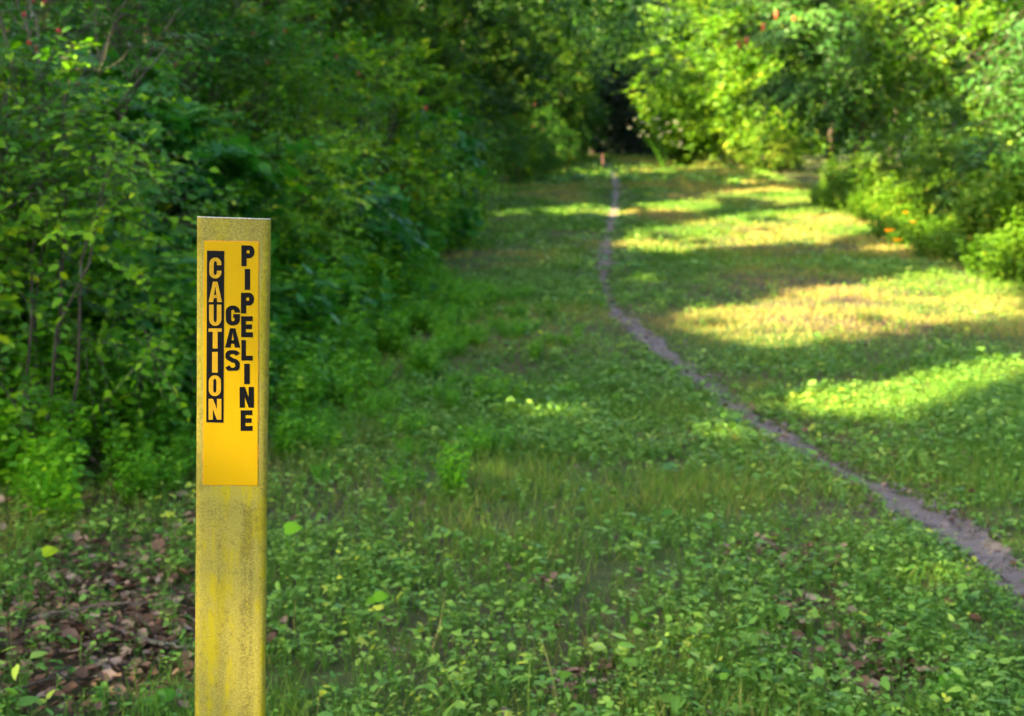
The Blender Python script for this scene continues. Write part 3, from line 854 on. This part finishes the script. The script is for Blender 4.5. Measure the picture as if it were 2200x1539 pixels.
# --- weeds and shrubs on the right
RW = [make('roadside_weed', herb_meshes(211, .95, .45, 26, .085, M['leaf_sun'], T=LEAF_MID, nod=9)),
      make('roadside_weed', herb_meshes(212, .65, .45, 24, .075, M['leaf_sun'], T=LEAF_MID, nod=7)),
      make('roadside_weed', herb_meshes(213, 1.25, .50, 30, .09, M['leaf_sun'], T=LEAF_MID, nod=11))]
for y in np.arange(11.5, 34, .62):
    e = float(xr(y))
    for k in range(3):
        x = e + .1 + k * .55 + rs.uniform(-.3, .3); yy = y + rs.uniform(-.3, .3)
        if (x * F_PX / yy + 1100 > 2420): continue
        put(RW[1] if k == 0 else RW[int(rs.choice([0, 2]))], x, yy, 'pale yellow-green weed in the tall bank on the sunny right edge', 'weed', 'tall weeds on the right edge', rs.uniform(.75, 1.1) * (1 if k else .85), rs.uniform(0, 6.28))
G2 = 'shrubs along the right of the clearing'
put(SH['rshrub1'], 6.9, 16.6, 'leafy shrub at the right border behind the lit weeds', 'shrub', G2, 1.0, .4)
put(SH['rshrub2'], 6.5, 20.2, 'bright shrub in the sunlit weeds beside the orange flowers', 'shrub', G2, .85, 1.9)
put(SH['rshrub1'], 8.3, 23.5, 'grey-green shrub below the overhanging tree on the right', 'shrub', G2, 1.0, 3.3)
put(SH['rshrub2'], 7.4, 25.8, 'yellow-green shrub at the middle of the right edge', 'shrub', G2, .95, 4.5)
put(SH['rshrub1'], 6.75, 19.4, 'dark shaded bush among the bright weeds on the right', 'shrub', G2, .62, 5.1)
put(SH['rshrub2'], 11.5, 62.0, 'small sunlit bush at the far right end of the grass', 'shrub', G2, 1.2, 2.2)
put(SH['rshrub2'], 12.6, 74.0, 'last small bush before the dark wood on the right', 'shrub', G2, 1.3, .7)

# orange flowers in the right weeds
def flower(name, seed, h, n, r, mat, size):
    rng = np.random.default_rng(seed)
    t = empty(name); sb = Bag(); heads = []
    for _ in range(n):
        b = np.array([*(rng.normal(size=2) * .05), 0]); p = np.array([*(rng.normal(size=2) * r), h * rng.uniform(.75 if n < 9 else .35, 1.05)])
        sb.tube(limb(rng, b, p, 5, .1), np.linspace(.004, .002, 5), 4)
        heads.append(p)
    link('stem', sb.mesh('stem', M['leaf_weed']), t)
    for p in heads:
        fb = Bag(); a = np.arange(7) * 2 * math.pi / 7 + rng.uniform(0, 1)
        D = np.stack([np.cos(a), np.sin(a), np.full(7, .7)], 1)
        fb.leaves(LEAF_MID, np.repeat(p[None], 7, 0), D, np.repeat(UP[None], 7, 0), np.full(7, size), np.full(7, 1.1), rng.random(7))
        link('blossom', fb.mesh('blossom', mat), t)
    return t
fl = flower('orange_wildflower', 5, 1.0, 3, .10, M['petal'], .055)
for (px, py, d, lb) in ((1915, 462, 19.6, 'upper orange wildflower in the sunlit weeds on the right'), (1932, 482, 19.3, 'lower orange wildflower beside the pale weeds on the right')):
    p = at(px, py, d); put(fl, p[0], p[1], lb, 'flower', 'orange wildflowers', 1, d, z=p[2] - 1.0)
wf = flower('white_flowering_bush', 6, 1.9, 26, .55, M['petal_white'], .12)
p = gnd(1425, 352); put(wf, 8.0, 76.0, 'pale bush of white blossoms at the far end of the lit grass', 'shrub', None, 1.3, 0)

# --- bare twiggy shrub at the left
def bare_shrub():
    rng = np.random.default_rng(31)
    t = empty('bare_shrub', (-2.05, 6.05, 0))
    tag(t, 'leafless grey-brown shrub with a tangle of forking twigs at the left border', 'shrub')
    o0 = np.array([-2.05, 6.05, 0])
    def piece(name, px_list, r0, r1, mat, forks=8, flen=.5):
        px_list = [(a, b, c + .8) for a, b, c in px_list]
        b = Bag(); P = np.array([at(*q) for q in px_list]) - o0
        for _ in range(2):
            Q = [P[0]]
            for a, c in zip(P[:-1], P[1:]): Q += [a * .7 + c * .3, a * .3 + c * .7]
            Q.append(P[-1]); P = np.array(Q)
        P += rng.normal(size=P.shape) * .006
        rad = np.linspace(r0, r1, len(P)); b.tube(P, rad * .72, 6)
        for _ in range(forks):
            i = int(rng.integers(len(P) // 4, len(P)))
            dirn = nrm(P[min(i + 1, len(P) - 1)] - P[i - 1]) + rng.normal(size=3) * .55 + UP * .2
            L = flen * rng.uniform(.4, 1.2)
            q = limb(rng, P[i], P[i] + nrm(dirn) * L, 6, .05)
            b.tube(q, np.linspace(rad[i] * .6, .0015, 6), 5)
            for _ in range(3):
                j = int(rng.integers(2, 6)); e = q[j] + nrm(dirn + rng.normal(size=3) * .8) * L * rng.uniform(.25, .5)
                b.tube(limb(rng, q[j], e, 4, .02), np.linspace(rad[i] * .3 + .001, .0012, 4), 4)
        link(name, b.mesh(name, mat), t)
    piece('dark_stem', [(-60, 900, 6.1), (-30, 560, 6.0), (55, 330, 5.9), (95, 290, 5.85), (98, 220, 5.8), (82, 100, 5.75), (60, -40, 5.7)], .016, .007, M['bark'], 7, .45)
    piece('stem', [(-40, 850, 6.0), (0, 470, 5.8), (90, 340, 5.7), (170, 260, 5.6), (215, 120, 5.6), (280, -30, 5.6)], .012, .004, M['twig'], 10)
    piece('stem', [(60, 900, 6.3), (125, 570, 6.1), (165, 450, 6.05), (235, 310, 6.0), (290, 200, 5.95), (300, 140, 5.9)], .014, .006, M['twig'], 5)
    piece('stem', [(-60, 700, 5.7), (0, 440, 5.6), (60, 395, 5.5), (140, 385, 5.4), (250, 330, 5.3)], .009, .003, M['dry_twig'], 5)
    piece('stem', [(-80, 480, 5.9), (20, 300, 5.8), (40, 200, 5.8), (10, 60, 5.7), (-10, -50, 5.7)], .010, .004, M['dry_twig'], 5)
    piece('stem', [(30, 800, 6.1), (70, 560, 6.0), (40, 440, 5.9), (120, 330, 5.8), (140, 200, 5.8), (230, 100, 5.8)], .010, .003, M['twig'], 10)
bare_shrub()

# --- trees; with cull, crowns are cut open along the rays to the sunlit patches
def tree(name, label, group, x, y, h, r, seed, mat, n_cl=60, n_tw=10, n_lf=8, leaf=.2, z0=.33, cr=.9, flat=.45, droop=.15, cull=True, T=LEAF_FAR, extra=None, lean=(0, 0), trunk_r=.14, jitter=.5, ctint=.25, low=None):
    rng = np.random.default_rng(seed)
    base = np.array([x, y, float(gz(x, y))])
    zlo = h * z0
    C, d = dome(rng, n_cl, r, h - zlo, zc=.5, zr=.5, inner=.3)
    C[:, 2] += zlo
    C[:, :2] += np.array(lean) * C[:, 2:3]
    Rr = cr * rng.uniform(.65, 1.25, n_cl)
    if cull:
        fx, fy = sun_foot(C + base); k = ~lit(fx, fy)
        k |= rng.random(len(C)) < .1
        C, d, Rr = C[k], d[k], Rr[k]
    lv, (A, B) = sprays(rng, C, Rr, n_tw, n_lf, leaf, flat, droop, jitter, out=d, ctint=ctint)
    if extra is not None and len(extra[0]):
        lv = tuple(np.concatenate([a, b]) for a, b in zip(lv, extra))
    if cull:
        tipp = lv[0] + nrm(lv[1]) * (lv[3] * .5)[:, None]
        fx, fy = sun_foot(tipp + base); k = ~lit(fx, fy)
        lv = tuple(a[k] for a in lv)
        fx, fy = sun_foot((A + B) / 2 + base); k = ~lit(fx, fy); A, B = A[k], B[k]
    fb = Bag(); fb.leaves(T, *lv)
    wb = Bag()
    top = np.array([lean[0] * h, lean[1] * h, h * .86])
    tp = limb(rng, (0, 0, -.2), top, 10, 0)
    tr = np.linspace(trunk_r, trunk_r * .22, 10); tr[0] *= 1.35
    wb.tube(tp, tr, 8)
    for c in C[::(2 if cull else 5)]:
        zz = max(zlo * .75, c[2] - rng.uniform(.3, .6) * np.hypot(c[0], c[1]) - .3)
        p = np.array([np.interp(zz, tp[:, 2], tp[:, k]) for k in range(3)])
        wb.tube(limb(rng, p, c, 6, .08), np.linspace(trunk_r * .32, .010, 6), 5)
    wb.twigs(A, B, .006)
    t = empty(name, tuple(base))
    tag(t, label, 'tree', group)
    link('crown', fb.mesh('crown', mat), t); link('trunk', wb.mesh('trunk', M['bark']), t)
    tree.last = t
    return len(lv[0])

# shade trees on the left: mostly above or outside the frame; their shadow falls over the clearing
SHADE = []
rt = np.random.default_rng(77)
for y in np.arange(-15, 124, 4.6):
    for row in range(2):
        near = y < 22
        x = float(xl(max(y, 6))) - ((8.5, 13.0) if near else (5.0, 9.0))[row] + rt.uniform(-1, 1)
        h = rt.uniform(10.5, 12) if near and row == 0 else rt.uniform(13.5, 15.5) if near else rt.uniform(7.5, 9.5) if row == 0 else rt.uniform(10, 12.5)
        SHADE.append((x, y + row * 2.2 + rt.uniform(-1, 1) - (3 if near else 0), h, rt.uniform(2.5, 3.1)))
TX = np.array([s[0] for s in SHADE]); TY = np.array([s[1] for s in SHADE])
EXTRA = [[] for _ in SHADE]
# leaf clusters added to the crowns to block sun wherever ground should be shaded
re_ = np.random.default_rng(78)
cell = .30
for yy in np.arange(2.6, 128, cell):
    sc_ = 1.0 if yy < 35 else 1.35
    xa, xb = float(xl(yy)) - (3.0 if yy < 24 else 1.2), float(xr(yy)) + 4
    xs = np.arange(xa, xb, cell * sc_)
    n = len(xs)
    for rep in range(3 if yy < 7 else 4 if yy < 35 else 2):
        X0 = xs + re_.uniform(-.15, .15, n); Y0 = yy + re_.uniform(-.15, .15, n)
        ok = ~lit(X0, Y0)
        best = np.full(n, 1e9); bi = np.zeros(n, int); bh = np.zeros(n)
        for _ in range(4):
            Hh = re_.uniform(7.0, 13.2, n) if yy < 20 else re_.uniform(4.2, 9.8, n)
            cx = X0 - LH[0] * Hh * COT; cy_ = Y0 - LH[1] * Hh * COT
            dd = np.hypot(cx[:, None] - TX, cy_[:, None] - TY)
            j = dd.argmin(1); dm = dd.min(1) + .25 * np.abs(Hh - (10 if yy < 20 else 7))
            k = dm < best; best[k] = dm[k]; bi[k] = j[k]; bh[k] = Hh[k]
        for i in np.nonzero(ok)[0]:
            Hh = bh[i]
            EXTRA[bi[i]].append((X0[i] - LH[0] * Hh * COT - TX[bi[i]], Y0[i] - LH[1] * Hh * COT - TY[bi[i]], Hh))
tot = 0
for i, (x, y, h, r) in enumerate(SHADE):
    rng = np.random.default_rng(900 + i)
    ex = None
    if EXTRA[i]:
        C = np.array(EXTRA[i]); k = 7
        P = np.repeat(C, k, 0) + rng.normal(size=(len(C) * k, 3)) * .16
        D = rng.normal(size=P.shape); D[:, 2] -= .3
        N = np.array([-LH[0] * .5, -LH[1] * .5, 1.0]) + rng.normal(size=P.shape) * .45
        ex = (P, D, N, rng.uniform(.16, .27, len(P)) * (1.25 if y > 28 else 1), rng.uniform(.95, 1.4, len(P)), np.clip(rng.normal(size=len(P)) * .18 + .4, 0, 1))
    seen = y > 16
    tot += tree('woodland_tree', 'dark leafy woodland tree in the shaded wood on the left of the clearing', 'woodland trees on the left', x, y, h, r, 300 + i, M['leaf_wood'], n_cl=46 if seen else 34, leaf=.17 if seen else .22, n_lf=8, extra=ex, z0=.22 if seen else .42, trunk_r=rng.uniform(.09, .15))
print('shade leaves', tot)

# --- trees on the right, visible ones first
tree('layered_tree', 'grey-green tree with drooping layered boughs over a dark hollow on the right', None, 9.6, 40.5, 8.0, 3.0, 401, M['leaf_layer'], n_cl=120, n_tw=18, n_lf=11, leaf=.17, z0=.24, cr=1.05, flat=.07, droop=.34, cull=False, T=LEAF_MID, jitter=.28)
for (px, py) in ((1588, 98), (1604, 88), (1640, 58), (1668, 33), (1706, 40)):
    q = at(px, py, 37.2) - np.array(tree.last.location)
    bb = Bag(); V, F = berry_blob(rs, .065); bb.add(V * np.array([.75, .75, 1.3]) + q, F)
    link('seed_head', bb.mesh('seed_head', M['seed']), tree.last)
tree('layered_tree', 'yellow-green tree with level sprays at the upper right corner', None, 9.2, 27.5, 7.0, 2.9, 402, M['leaf_lime'], n_cl=110, n_tw=18, n_lf=11, leaf=.14, z0=.18, cr=.95, flat=.07, droop=.24, cull=False, T=LEAF_MID, jitter=.3)
tree('layered_tree', 'green tree rising beyond the right border of the weeds', None, 8.6, 20.0, 6.5, 2.4, 403, M['leaf_layer'], n_cl=110, n_tw=16, n_lf=11, leaf=.12, z0=.10, cr=.85, flat=.10, droop=.25, cull=False, T=LEAF_MID, jitter=.3)
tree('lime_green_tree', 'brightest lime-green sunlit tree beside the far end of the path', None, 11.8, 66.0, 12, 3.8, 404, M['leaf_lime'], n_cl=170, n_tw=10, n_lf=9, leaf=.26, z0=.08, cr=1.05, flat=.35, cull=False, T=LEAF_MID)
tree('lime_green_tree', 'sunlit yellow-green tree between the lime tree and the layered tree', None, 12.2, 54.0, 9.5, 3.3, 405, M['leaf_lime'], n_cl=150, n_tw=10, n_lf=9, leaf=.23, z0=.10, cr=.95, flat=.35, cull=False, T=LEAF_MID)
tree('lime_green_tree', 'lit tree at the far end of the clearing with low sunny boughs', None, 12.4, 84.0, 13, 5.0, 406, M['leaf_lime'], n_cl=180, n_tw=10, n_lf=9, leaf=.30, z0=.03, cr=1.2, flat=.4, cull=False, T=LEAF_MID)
tree('slender_tree', 'slender dark tree with pale lit tufts left of the far gap', None, 1.9, 76.0, 11, 1.5, 407, M['leaf_tree'], n_cl=90, n_tw=10, n_lf=8, leaf=.22, z0=.05, cr=.8, cull=False, T=LEAF_MID)
GR = 'trees in the wood behind the right edge'
for i, (x, y, h, r) in enumerate([(14.5, 24, 9, 3.2), (15.5, 32, 10, 3.4), (17, 42, 10, 3.6), (18, 52, 11, 3.8), (19, 64, 12, 4), (20, 76, 12, 4), (13, 15, 8, 3)]):
    tree('woodland_tree', 'leafy tree standing in the wood behind the right edge', GR, x, y, h, r, 420 + i, M['leaf_lime'] if i % 2 else M['leaf_layer'], n_cl=80, n_tw=10, n_lf=8, leaf=.24, z0=.08, cull=False, cr=1.0)
for i, (x, y, h, r) in enumerate([(8.4, 1.5, 9, 3.0), (7.6, 6.0, 9.5, 3.0), (8.0, 10.0, 9, 3.0), (10.5, 4.0, 10, 3.2)]):  # unseen trees, added to screen off sky and darken the lower right
    tree('woodland_tree', 'leafy tree added out of view at the near right to dim the ground', 'added trees beside the near right edge', x, y, h, r, 470 + i, M['leaf_tree'], n_cl=80, n_tw=10, n_lf=8, leaf=.22, z0=.36, cull=False, cr=.9)
GF = 'dark trees closing the far end of the clearing'
for i, (x, y, h, r) in enumerate([(-1, 101, 14, 4), (2.6, 106, 15, 3.8), (7.5, 132, 18, 4.6), (13.5, 108, 15, 4.2), (16, 104, 14, 4.4), (20, 108, 15, 5), (3.5, 122, 17, 5), (12.5, 122, 17, 5), (9.6, 128, 16, 4.4), (5.6, 134, 18, 4.6)]):
    tree('woodland_tree', 'tall dark tree closing the far end of the clearing', GF, x, y, h, r, 440 + i, M['leaf_shade_paint'], n_cl=150, n_tw=10, n_lf=8, leaf=.40, z0=.0, cull=False, cr=1.5, trunk_r=.2)

# --- woods beyond: one far mass of foliage
rng = np.random.default_rng(55)
wb = Bag()
def mass(n, fx, leaf, cull=False):
    P = fx(n)
    D = rng.normal(size=P.shape); N = UP * .6 + rng.normal(size=P.shape) * .6
    if cull: P = P[~lit(*sun_foot(P))]
    D, N = D[:len(P)], N[:len(P)]
    cl = vnoise(P[:, 0] * .5 + P[:, 2] * .4, P[:, 1] * .5 + P[:, 2] * .3, 3)
    wb.leaves(LEAF_FAR, P, D, N, leaf * rng.uniform(.7, 1.3, len(P)), rng.uniform(.9, 1.4, len(P)), np.clip(cl * .8 + rng.normal(size=len(P)) * .12, 0, 1))
mass(26000, lambda n: np.stack([rng.uniform(-22, -14, n) + 0, rng.uniform(2, 112, n), rng.random(n) ** .8 * 13], 1), .55, True)
mass(22000, lambda n: np.stack([rng.uniform(23, 30, n), rng.uniform(20, 118, n), rng.random(n) ** .8 * 14], 1), .6)
mass(40000, lambda n: np.stack([rng.uniform(-18, 34, n), rng.uniform(138, 146, n), rng.random(n) ** 1.1 * 20], 1), .8)
o = link('woods', wb.mesh('woods', M['leaf_shade_paint']))
tag(o, 'dark woodland massed behind the trees on every side', 'woods', kind='stuff')

# ------------------------------------------------------------------ grass, ground cover and leaf litter
rg = np.random.default_rng(99)
def scatter(n, y0, y1, power=1.0):
    """points over the clearing, denser near the camera"""
    u = rg.random(n)
    y = y0 * (y1 / y0) ** u if power == 0 else (y0 ** power + u * (y1 ** power - y0 ** power)) ** (1 / power)
    xa = np.maximum(xl(y) - .7, -.46 * y - .9); xb = np.minimum(xr(y) + .8, .46 * y + 1.1)
    x = xa + rg.random(n) * (xb - xa)
    return x, y
def keep_off_path(x, y, m=0.0):
    d = np.abs(x - path_x(y)) * path_cos(y)
    w = path_w(y) + m + .05 * (vnoise(x * 9, y * 9, 60) - .5)
    p = np.where(d < w, np.where(d < w * .55, .05 + .35 * (vnoise(x * 2.4, y * .8, 61) > .6), .3), 1.0)
    return rg.random(len(x)) < p
BARE = [(at_[0], at_[1], r) for at_, r in ((gnd(230, 1230), .34), (gnd(60, 1400), .46), (gnd(330, 1400), .32), (gnd(180, 1480), .40), (gnd(250, 1320), .38), (gnd(1690, 1225), .20), (gnd(1800, 1440), .24), (gnd(1900, 1510), .2), (gnd(1740, 1340), .16), (gnd(1240, 1510), .12), (gnd(1180, 1290), .07), (gnd(1400, 940), .2))]
def bare(x, y):
    b = np.zeros(len(x))
    for (bx, by, r) in BARE:
        b = np.maximum(b, np.clip(1.5 - 1.25 * np.hypot(x - bx, (y - by) * .8) / r + .5 * (vnoise(x * 7, y * 7, 44) - .5), 0, 1))
    return b
def dryness(x, y):
    """patches of dry, straw coloured turf, mostly towards the right edge"""
    return np.clip((vnoise(x * .7, y * .35, 70) - .45) * 1.2 + np.clip((x - path_x(y) - .4) / 4, 0, .34) * (y > 6.5) + .42 * np.exp(-((y - 12.5) / 4) ** 2) * np.clip((path_x(y) - x) / 1.0, 0, 1) * vnoise(x * 1.7, y * 1.1, 71), -.25, .55)

gb = Bag()
def blades(n, y0, y1, h0, h1, w, k=1):
    x, y = scatter(n, y0, y1, .6)
    ok = keep_off_path(x, y, -.01) & (rg.random(n) > bare(x, y) * .9)
    tall = vnoise(x * 1.6, y * 1.6, 31)
    ok &= rg.random(n) < (.15 + 1.1 * tall) * (1 - .75 * (vnoise(x * 2.6, y * 1.7, 72) > .62))
    x, y, tall = x[ok], y[ok], tall[ok]
    n = len(x)
    P = np.stack([x, y, gz(x, y) - .004], 1)
    D = np.stack([rg.normal(size=n) * .42, rg.normal(size=n) * .42, np.ones(n)], 1)
    N = np.stack([rg.normal(size=n), rg.normal(size=n), np.full(n, .2)], 1)
    d = np.abs(x - path_x(y)) * path_cos(y)
    L = rg.uniform(h0, h1, n) * (.55 + .8 * tall) * np.clip(.45 + (d - path_w(y)) * 1.3, .45, 1)
    gb.leaves(BLADE, P, D, N, L, w / L * rg.uniform(.7, 1.3, n), np.clip(.36 + dryness(x, y) + rg.normal(size=n) * .16, 0, 1))
blades(135000, 2.6, 8.5, .035, .105, .0032)
blades(110000, 7.5, 18, .03, .075, .005)
blades(100000, 17, 45, .05, .11, .012)
blades(85000, 44, 136, .07, .13, .03)
# a few tall bent stalks
x, y = scatter(160, 3.3, 11, .6); ok = keep_off_path(x, y, .1); x, y = x[ok], y[ok]; n = len(x)
gb.leaves(BLADE, np.stack([x, y, gz(x, y)], 1), np.stack([rg.normal(size=n) * .5, rg.normal(size=n) * .5, np.ones(n)], 1), np.stack([rg.normal(size=n), rg.normal(size=n), np.zeros(n)], 1), rg.uniform(.14, .24, n), .0045 / .22 * np.ones(n), np.clip(rg.normal(size=n) * .2 + .55, 0, 1))
o = link('grass', gb.mesh('grass', M['grass']))
tag(o, 'short rough grass over the whole clearing', 'grass', kind='stuff')

cb = Bag(); stemb = Bag()
def cover(n, y0, y1, leaf, hgt, nl, T):
    x, y = scatter(n, y0, y1, .5)
    ok = keep_off_path(x, y, .03) & (rg.random(n) > bare(x, y) * np.where(x < 0, .88, .7))
    c = vnoise(x * 1.3, y * 1.3, 33) * .6 + vnoise(x * 3.4, y * 3.4, 34) * .4
    ok &= rg.random(n) < np.clip((c - .22) * 2.4, .12, 1) * (1 - .85 * np.clip(dryness(x, y) * 2.2, 0, 1))
    x, y, c = x[ok], y[ok], c[ok]; n = len(x)
    d = np.abs(x - path_x(y)) * path_cos(y)
    near = np.clip(.4 + (d - path_w(y)) * 1.2, .4, 1)
    ti = np.repeat(rg.normal(size=n) * .16 + .44 + .3 * (c - .5) + .5 * np.clip(dryness(x, y), 0, .4), nl)
    sz = np.repeat(leaf * rg.lognormal(0, .36, n), nl)
    ang = rg.uniform(0, 6.28, n * nl)
    hh = np.repeat(hgt * rg.uniform(.5, 1.3, n) * (.6 + .8 * c) * near, nl) * rg.uniform(.25, 1.1, n * nl)
    rad = rg.uniform(.1, 1.0, n * nl) * np.repeat(leaf * 1.1, n * nl)
    P = np.stack([np.repeat(x, nl) + np.cos(ang) * rad, np.repeat(y, nl) + np.sin(ang) * rad, 0 * ang], 1)
    P[:, 2] = gz(P[:, 0], P[:, 1]) + .006 + hh
    D = np.stack([np.cos(ang), np.sin(ang), rg.normal(size=n * nl) * .3 + .08], 1)
    N = UP + rg.normal(size=P.shape) * .38
    cb.leaves(T, P, D, N, sz * rg.uniform(.65, 1.2, n * nl), rg.uniform(.6, 1.2, n * nl), np.clip(ti + rg.normal(size=n * nl) * .10, 0, 1))
    if y0 < 8:
        A = np.stack([np.repeat(x, nl), np.repeat(y, nl), 0 * ang], 1); A[:, 2] = gz(A[:, 0], A[:, 1])
        cb.twigs(A, P, .0012)
cover(27000, 2.6, 9.6, .019, .075, 6, LEAF_FINE)
cover(16000, 2.6, 9.6, .013, .055, 9, LEAF_MID)
cover(1250, 2.8, 9, .032, .11, 4, LEAF_FINE)
cover(90, 3.2, 8, .042, .09, 3, LOBED)
cover(34000, 6.2, 17, .026, .065, 5, LEAF_MID)
cover(9000, 16, 45, .052, .07, 5, LEAF_FAR)
cover(5500, 44, 136, .16, .10, 5, LEAF_FAR)
o = link('ground_cover', cb.mesh('ground_cover', M['cover']))
tag(o, 'low broad-leaved weeds and creepers carpeting the clearing', 'ground cover', kind='stuff')

lb = Bag()
def litter(x, y, size, up=.012):
    n = len(x)
    P = np.stack([x, y, gz(x, y) + up + rg.random(n) * .02], 1)
    a = rg.uniform(0, 6.28, n)
    D = np.stack([np.cos(a), np.sin(a), rg.normal(size=n) * .22], 1); N = UP + rg.normal(size=P.shape) * .4
    lb.leaves(CURL, P, D, N, size * rg.uniform(.5, 1.3, n), rg.uniform(.8, 1.4, n), rg.random(n))
for (bx, by, r) in BARE:
    n = int(2300 * r * r) + 8
    a, q = rg.uniform(0, 6.28, n), np.sqrt(rg.random(n)) * r * 1.15
    litter(bx + np.cos(a) * q, by + np.sin(a) * q, .036)
x, y = scatter(700, 3.1, 16, .6); ok = keep_off_path(x, y, 0) ; litter(x[ok], y[ok], .038)
n = 800; x = rg.uniform(-2.6, -.9, n); y = rg.uniform(3.1, 6.3, n); k = x < -.75 - .1 * (y - 3); litter(x[k], y[k], .045)
yy = rg.uniform(3.6, 20, 260); xx = path_x(yy) + rg.normal(size=260) * .14; litter(xx, yy, .032)
o = link('leaf_litter', lb.mesh('leaf_litter', M['litter']))
tag(o, 'curled brown dead leaves lying on bare soil among the weeds', 'leaf litter', kind='stuff')

# small stones and clods on the trodden strip
def clod_tpl():
    g = (1 + 5 ** .5) / 2
    v = np.array([(-1, g, 0), (1, g, 0), (-1, -g, 0), (1, -g, 0), (0, -1, g), (0, 1, g), (0, -1, -g), (0, 1, -g), (g, 0, -1), (g, 0, 1), (-g, 0, -1), (-g, 0, 1)]) / 1.9
    v *= np.random.default_rng(3).uniform(.75, 1.2, (12, 1)); v[:, 2] *= .6
    f = [(0, 11, 5), (0, 5, 1), (0, 1, 7), (0, 7, 10), (0, 10, 11), (1, 5, 9), (5, 11, 4), (11, 10, 2), (10, 7, 6), (7, 1, 8), (3, 9, 4), (3, 4, 2), (3, 2, 6), (3, 6, 8), (3, 8, 9), (4, 9, 5), (2, 4, 11), (6, 2, 10), (8, 6, 7), (9, 8, 1)]
    return v, np.array(f)
n = 5200
yy = 3.2 * (30 / 3.2) ** rg.random(n)
off = rg.normal(size=n) * (path_w(yy) * .8 + .02)
xx = path_x(yy) + off / path_cos(yy)
pb = Bag()
P = np.stack([xx, yy, gz(xx, yy) + .010], 1); a = rg.uniform(0, 6.28, n)
pb.leaves(clod_tpl(), P, np.stack([np.cos(a), np.sin(a), 0 * a], 1), np.repeat(UP[None], n, 0) + rg.normal(size=P.shape) * .2, rg.lognormal(-5.15, .5, n), rg.uniform(.7, 1.3, n), rg.random(n))
o = link('gravel', pb.mesh('gravel', M['path'])); tag(o, 'small stones and clods of earth strewn on the footpath', 'gravel', kind='stuff')

# fallen sticks
def stick(label, a, b, r, mat='dry_twig', seed=0, forks=2):
    rng = np.random.default_rng(seed)
    p, q = gnd(*a), gnd(*b)
    o0 = np.array([p[0], p[1], float(gz(*p))])
    A = np.zeros(3) + UP * .035; B = np.array([q[0] - p[0], q[1] - p[1], float(gz(*q)) - o0[2] + .045])
    P = limb(rng, A, B, 12, .02)
    bag = Bag(); bag.tube(P, np.linspace(r, r * .45, 12), 7)
    for _ in range(forks):
        i = int(rng.integers(3, 10)); L = np.linalg.norm(B) * rng.uniform(.15, .3)
        d = nrm(P[i + 1] - P[i]) + rng.normal(size=3) * np.array([.5, .5, .15])
        bag.tube(limb(rng, P[i], P[i] + nrm(d) * L, 5, .02), np.linspace(r * .5, .001, 5), 5)
    o = link('fallen_stick', bag.mesh('fallen_stick', M[mat])); o.location = o0
    tag(o, label, 'stick', 'fallen sticks on the leaf litter')
stick('long thin stick lying level across the dead leaves left of the post', (70, 1372), (335, 1345), .0065, 'dry_twig', 1)
stick('short pale stick against the foot of the marker post', (300, 1418), (420, 1446), .008, 'dry_twig', 2)
stick('slanting twig in the lower left corner of the litter', (10, 1535), (155, 1486), .005, 'twig', 3)
stick('leaning dry stem caught in the weeds above the leaf litter', (75, 1160), (150, 1118), .005, 'dry_twig', 4)

# single large leaves that stand out beside the post
def seedling(label, px, py, hgt, leaf, n, tint, seed, face=None):
    rng = np.random.default_rng(seed)
    d = 1.0; r = ray(px, py)
    t = (CAM_H - hgt) / -r[2]; p = np.array([0, 0, CAM_H]) + r * t
    g = float(gz(p[0], p[1]))
    rt_ = empty('broadleaf_seedling', (p[0], p[1], g)); tag(rt_, label, 'seedling', 'broad-leaved seedlings')
    sb = Bag(); top = np.array([0, 0, p[2] - g])
    sb.tube(limb(rng, (0.01, 0.01, -.01), top, 6, 0), np.linspace(.003, .0015, 6), 5)
    link('stem', sb.mesh('stem', M['leaf_weed']), rt_)
    for i in range(n):
        a = rng.uniform(0, 6.28) if face is None else face + i * 2.2
        fb = Bag()
        fb.leaves(LEAF_HEART, (top - UP * .012 * i)[None], np.array([[math.cos(a), math.sin(a), .15]]), (UP + np.array([0, -.7, 0]))[None], np.array([leaf * (1 if i == 0 else rng.uniform(.6, .9))]), np.array([1.1]), np.array([tint]))
        link('leaf', fb.mesh('leaf', M['leaf_weed']), rt_)
seedling('pale yellow-green heart-shaped leaf standing right of the post', 612, 1138, .16, .060, 1, .62, 1, 0.1)
seedling('yellowing leaf over the dead leaves at the left', 92, 1188, .10, .052, 1, .97, 2, 0.3)
seedling('large dark green leaf at the bottom left of the post', 345, 1500, .08, .05, 2, .35, 3, .8)
seedling('round green leaf in the grass right of the post', 805, 1285, .10, .045, 2, .62, 4, .2)
seedling('blue-green round leaf at the lower right corner', 2030, 1480, .08, .085, 2, .3, 5, .4)

# distant pink stake
st_ = empty('pink_stake', (4.55, 72.0, float(gz(4.55, 72.0)))); tag(st_, 'faded pink stake standing by the path at the far end', 'stake')
b = Bag(); b.tube([(0, 0, -.1), (0, 0, .3), (0, 0, .5), (0, 0, .65), (0.0, 0, .67)], [.035, .035, .035, .035, .015], 8); link('shaft', b.mesh('shaft', M['stake']), st_)
b = Bag(); b.tube([(0, 0, .66), (0, 0, .68), (0, 0, .78), (0, 0, .80)], [.02, .042, .042, .02], 8); link('cap', b.mesh('cap', M['stake']), st_)
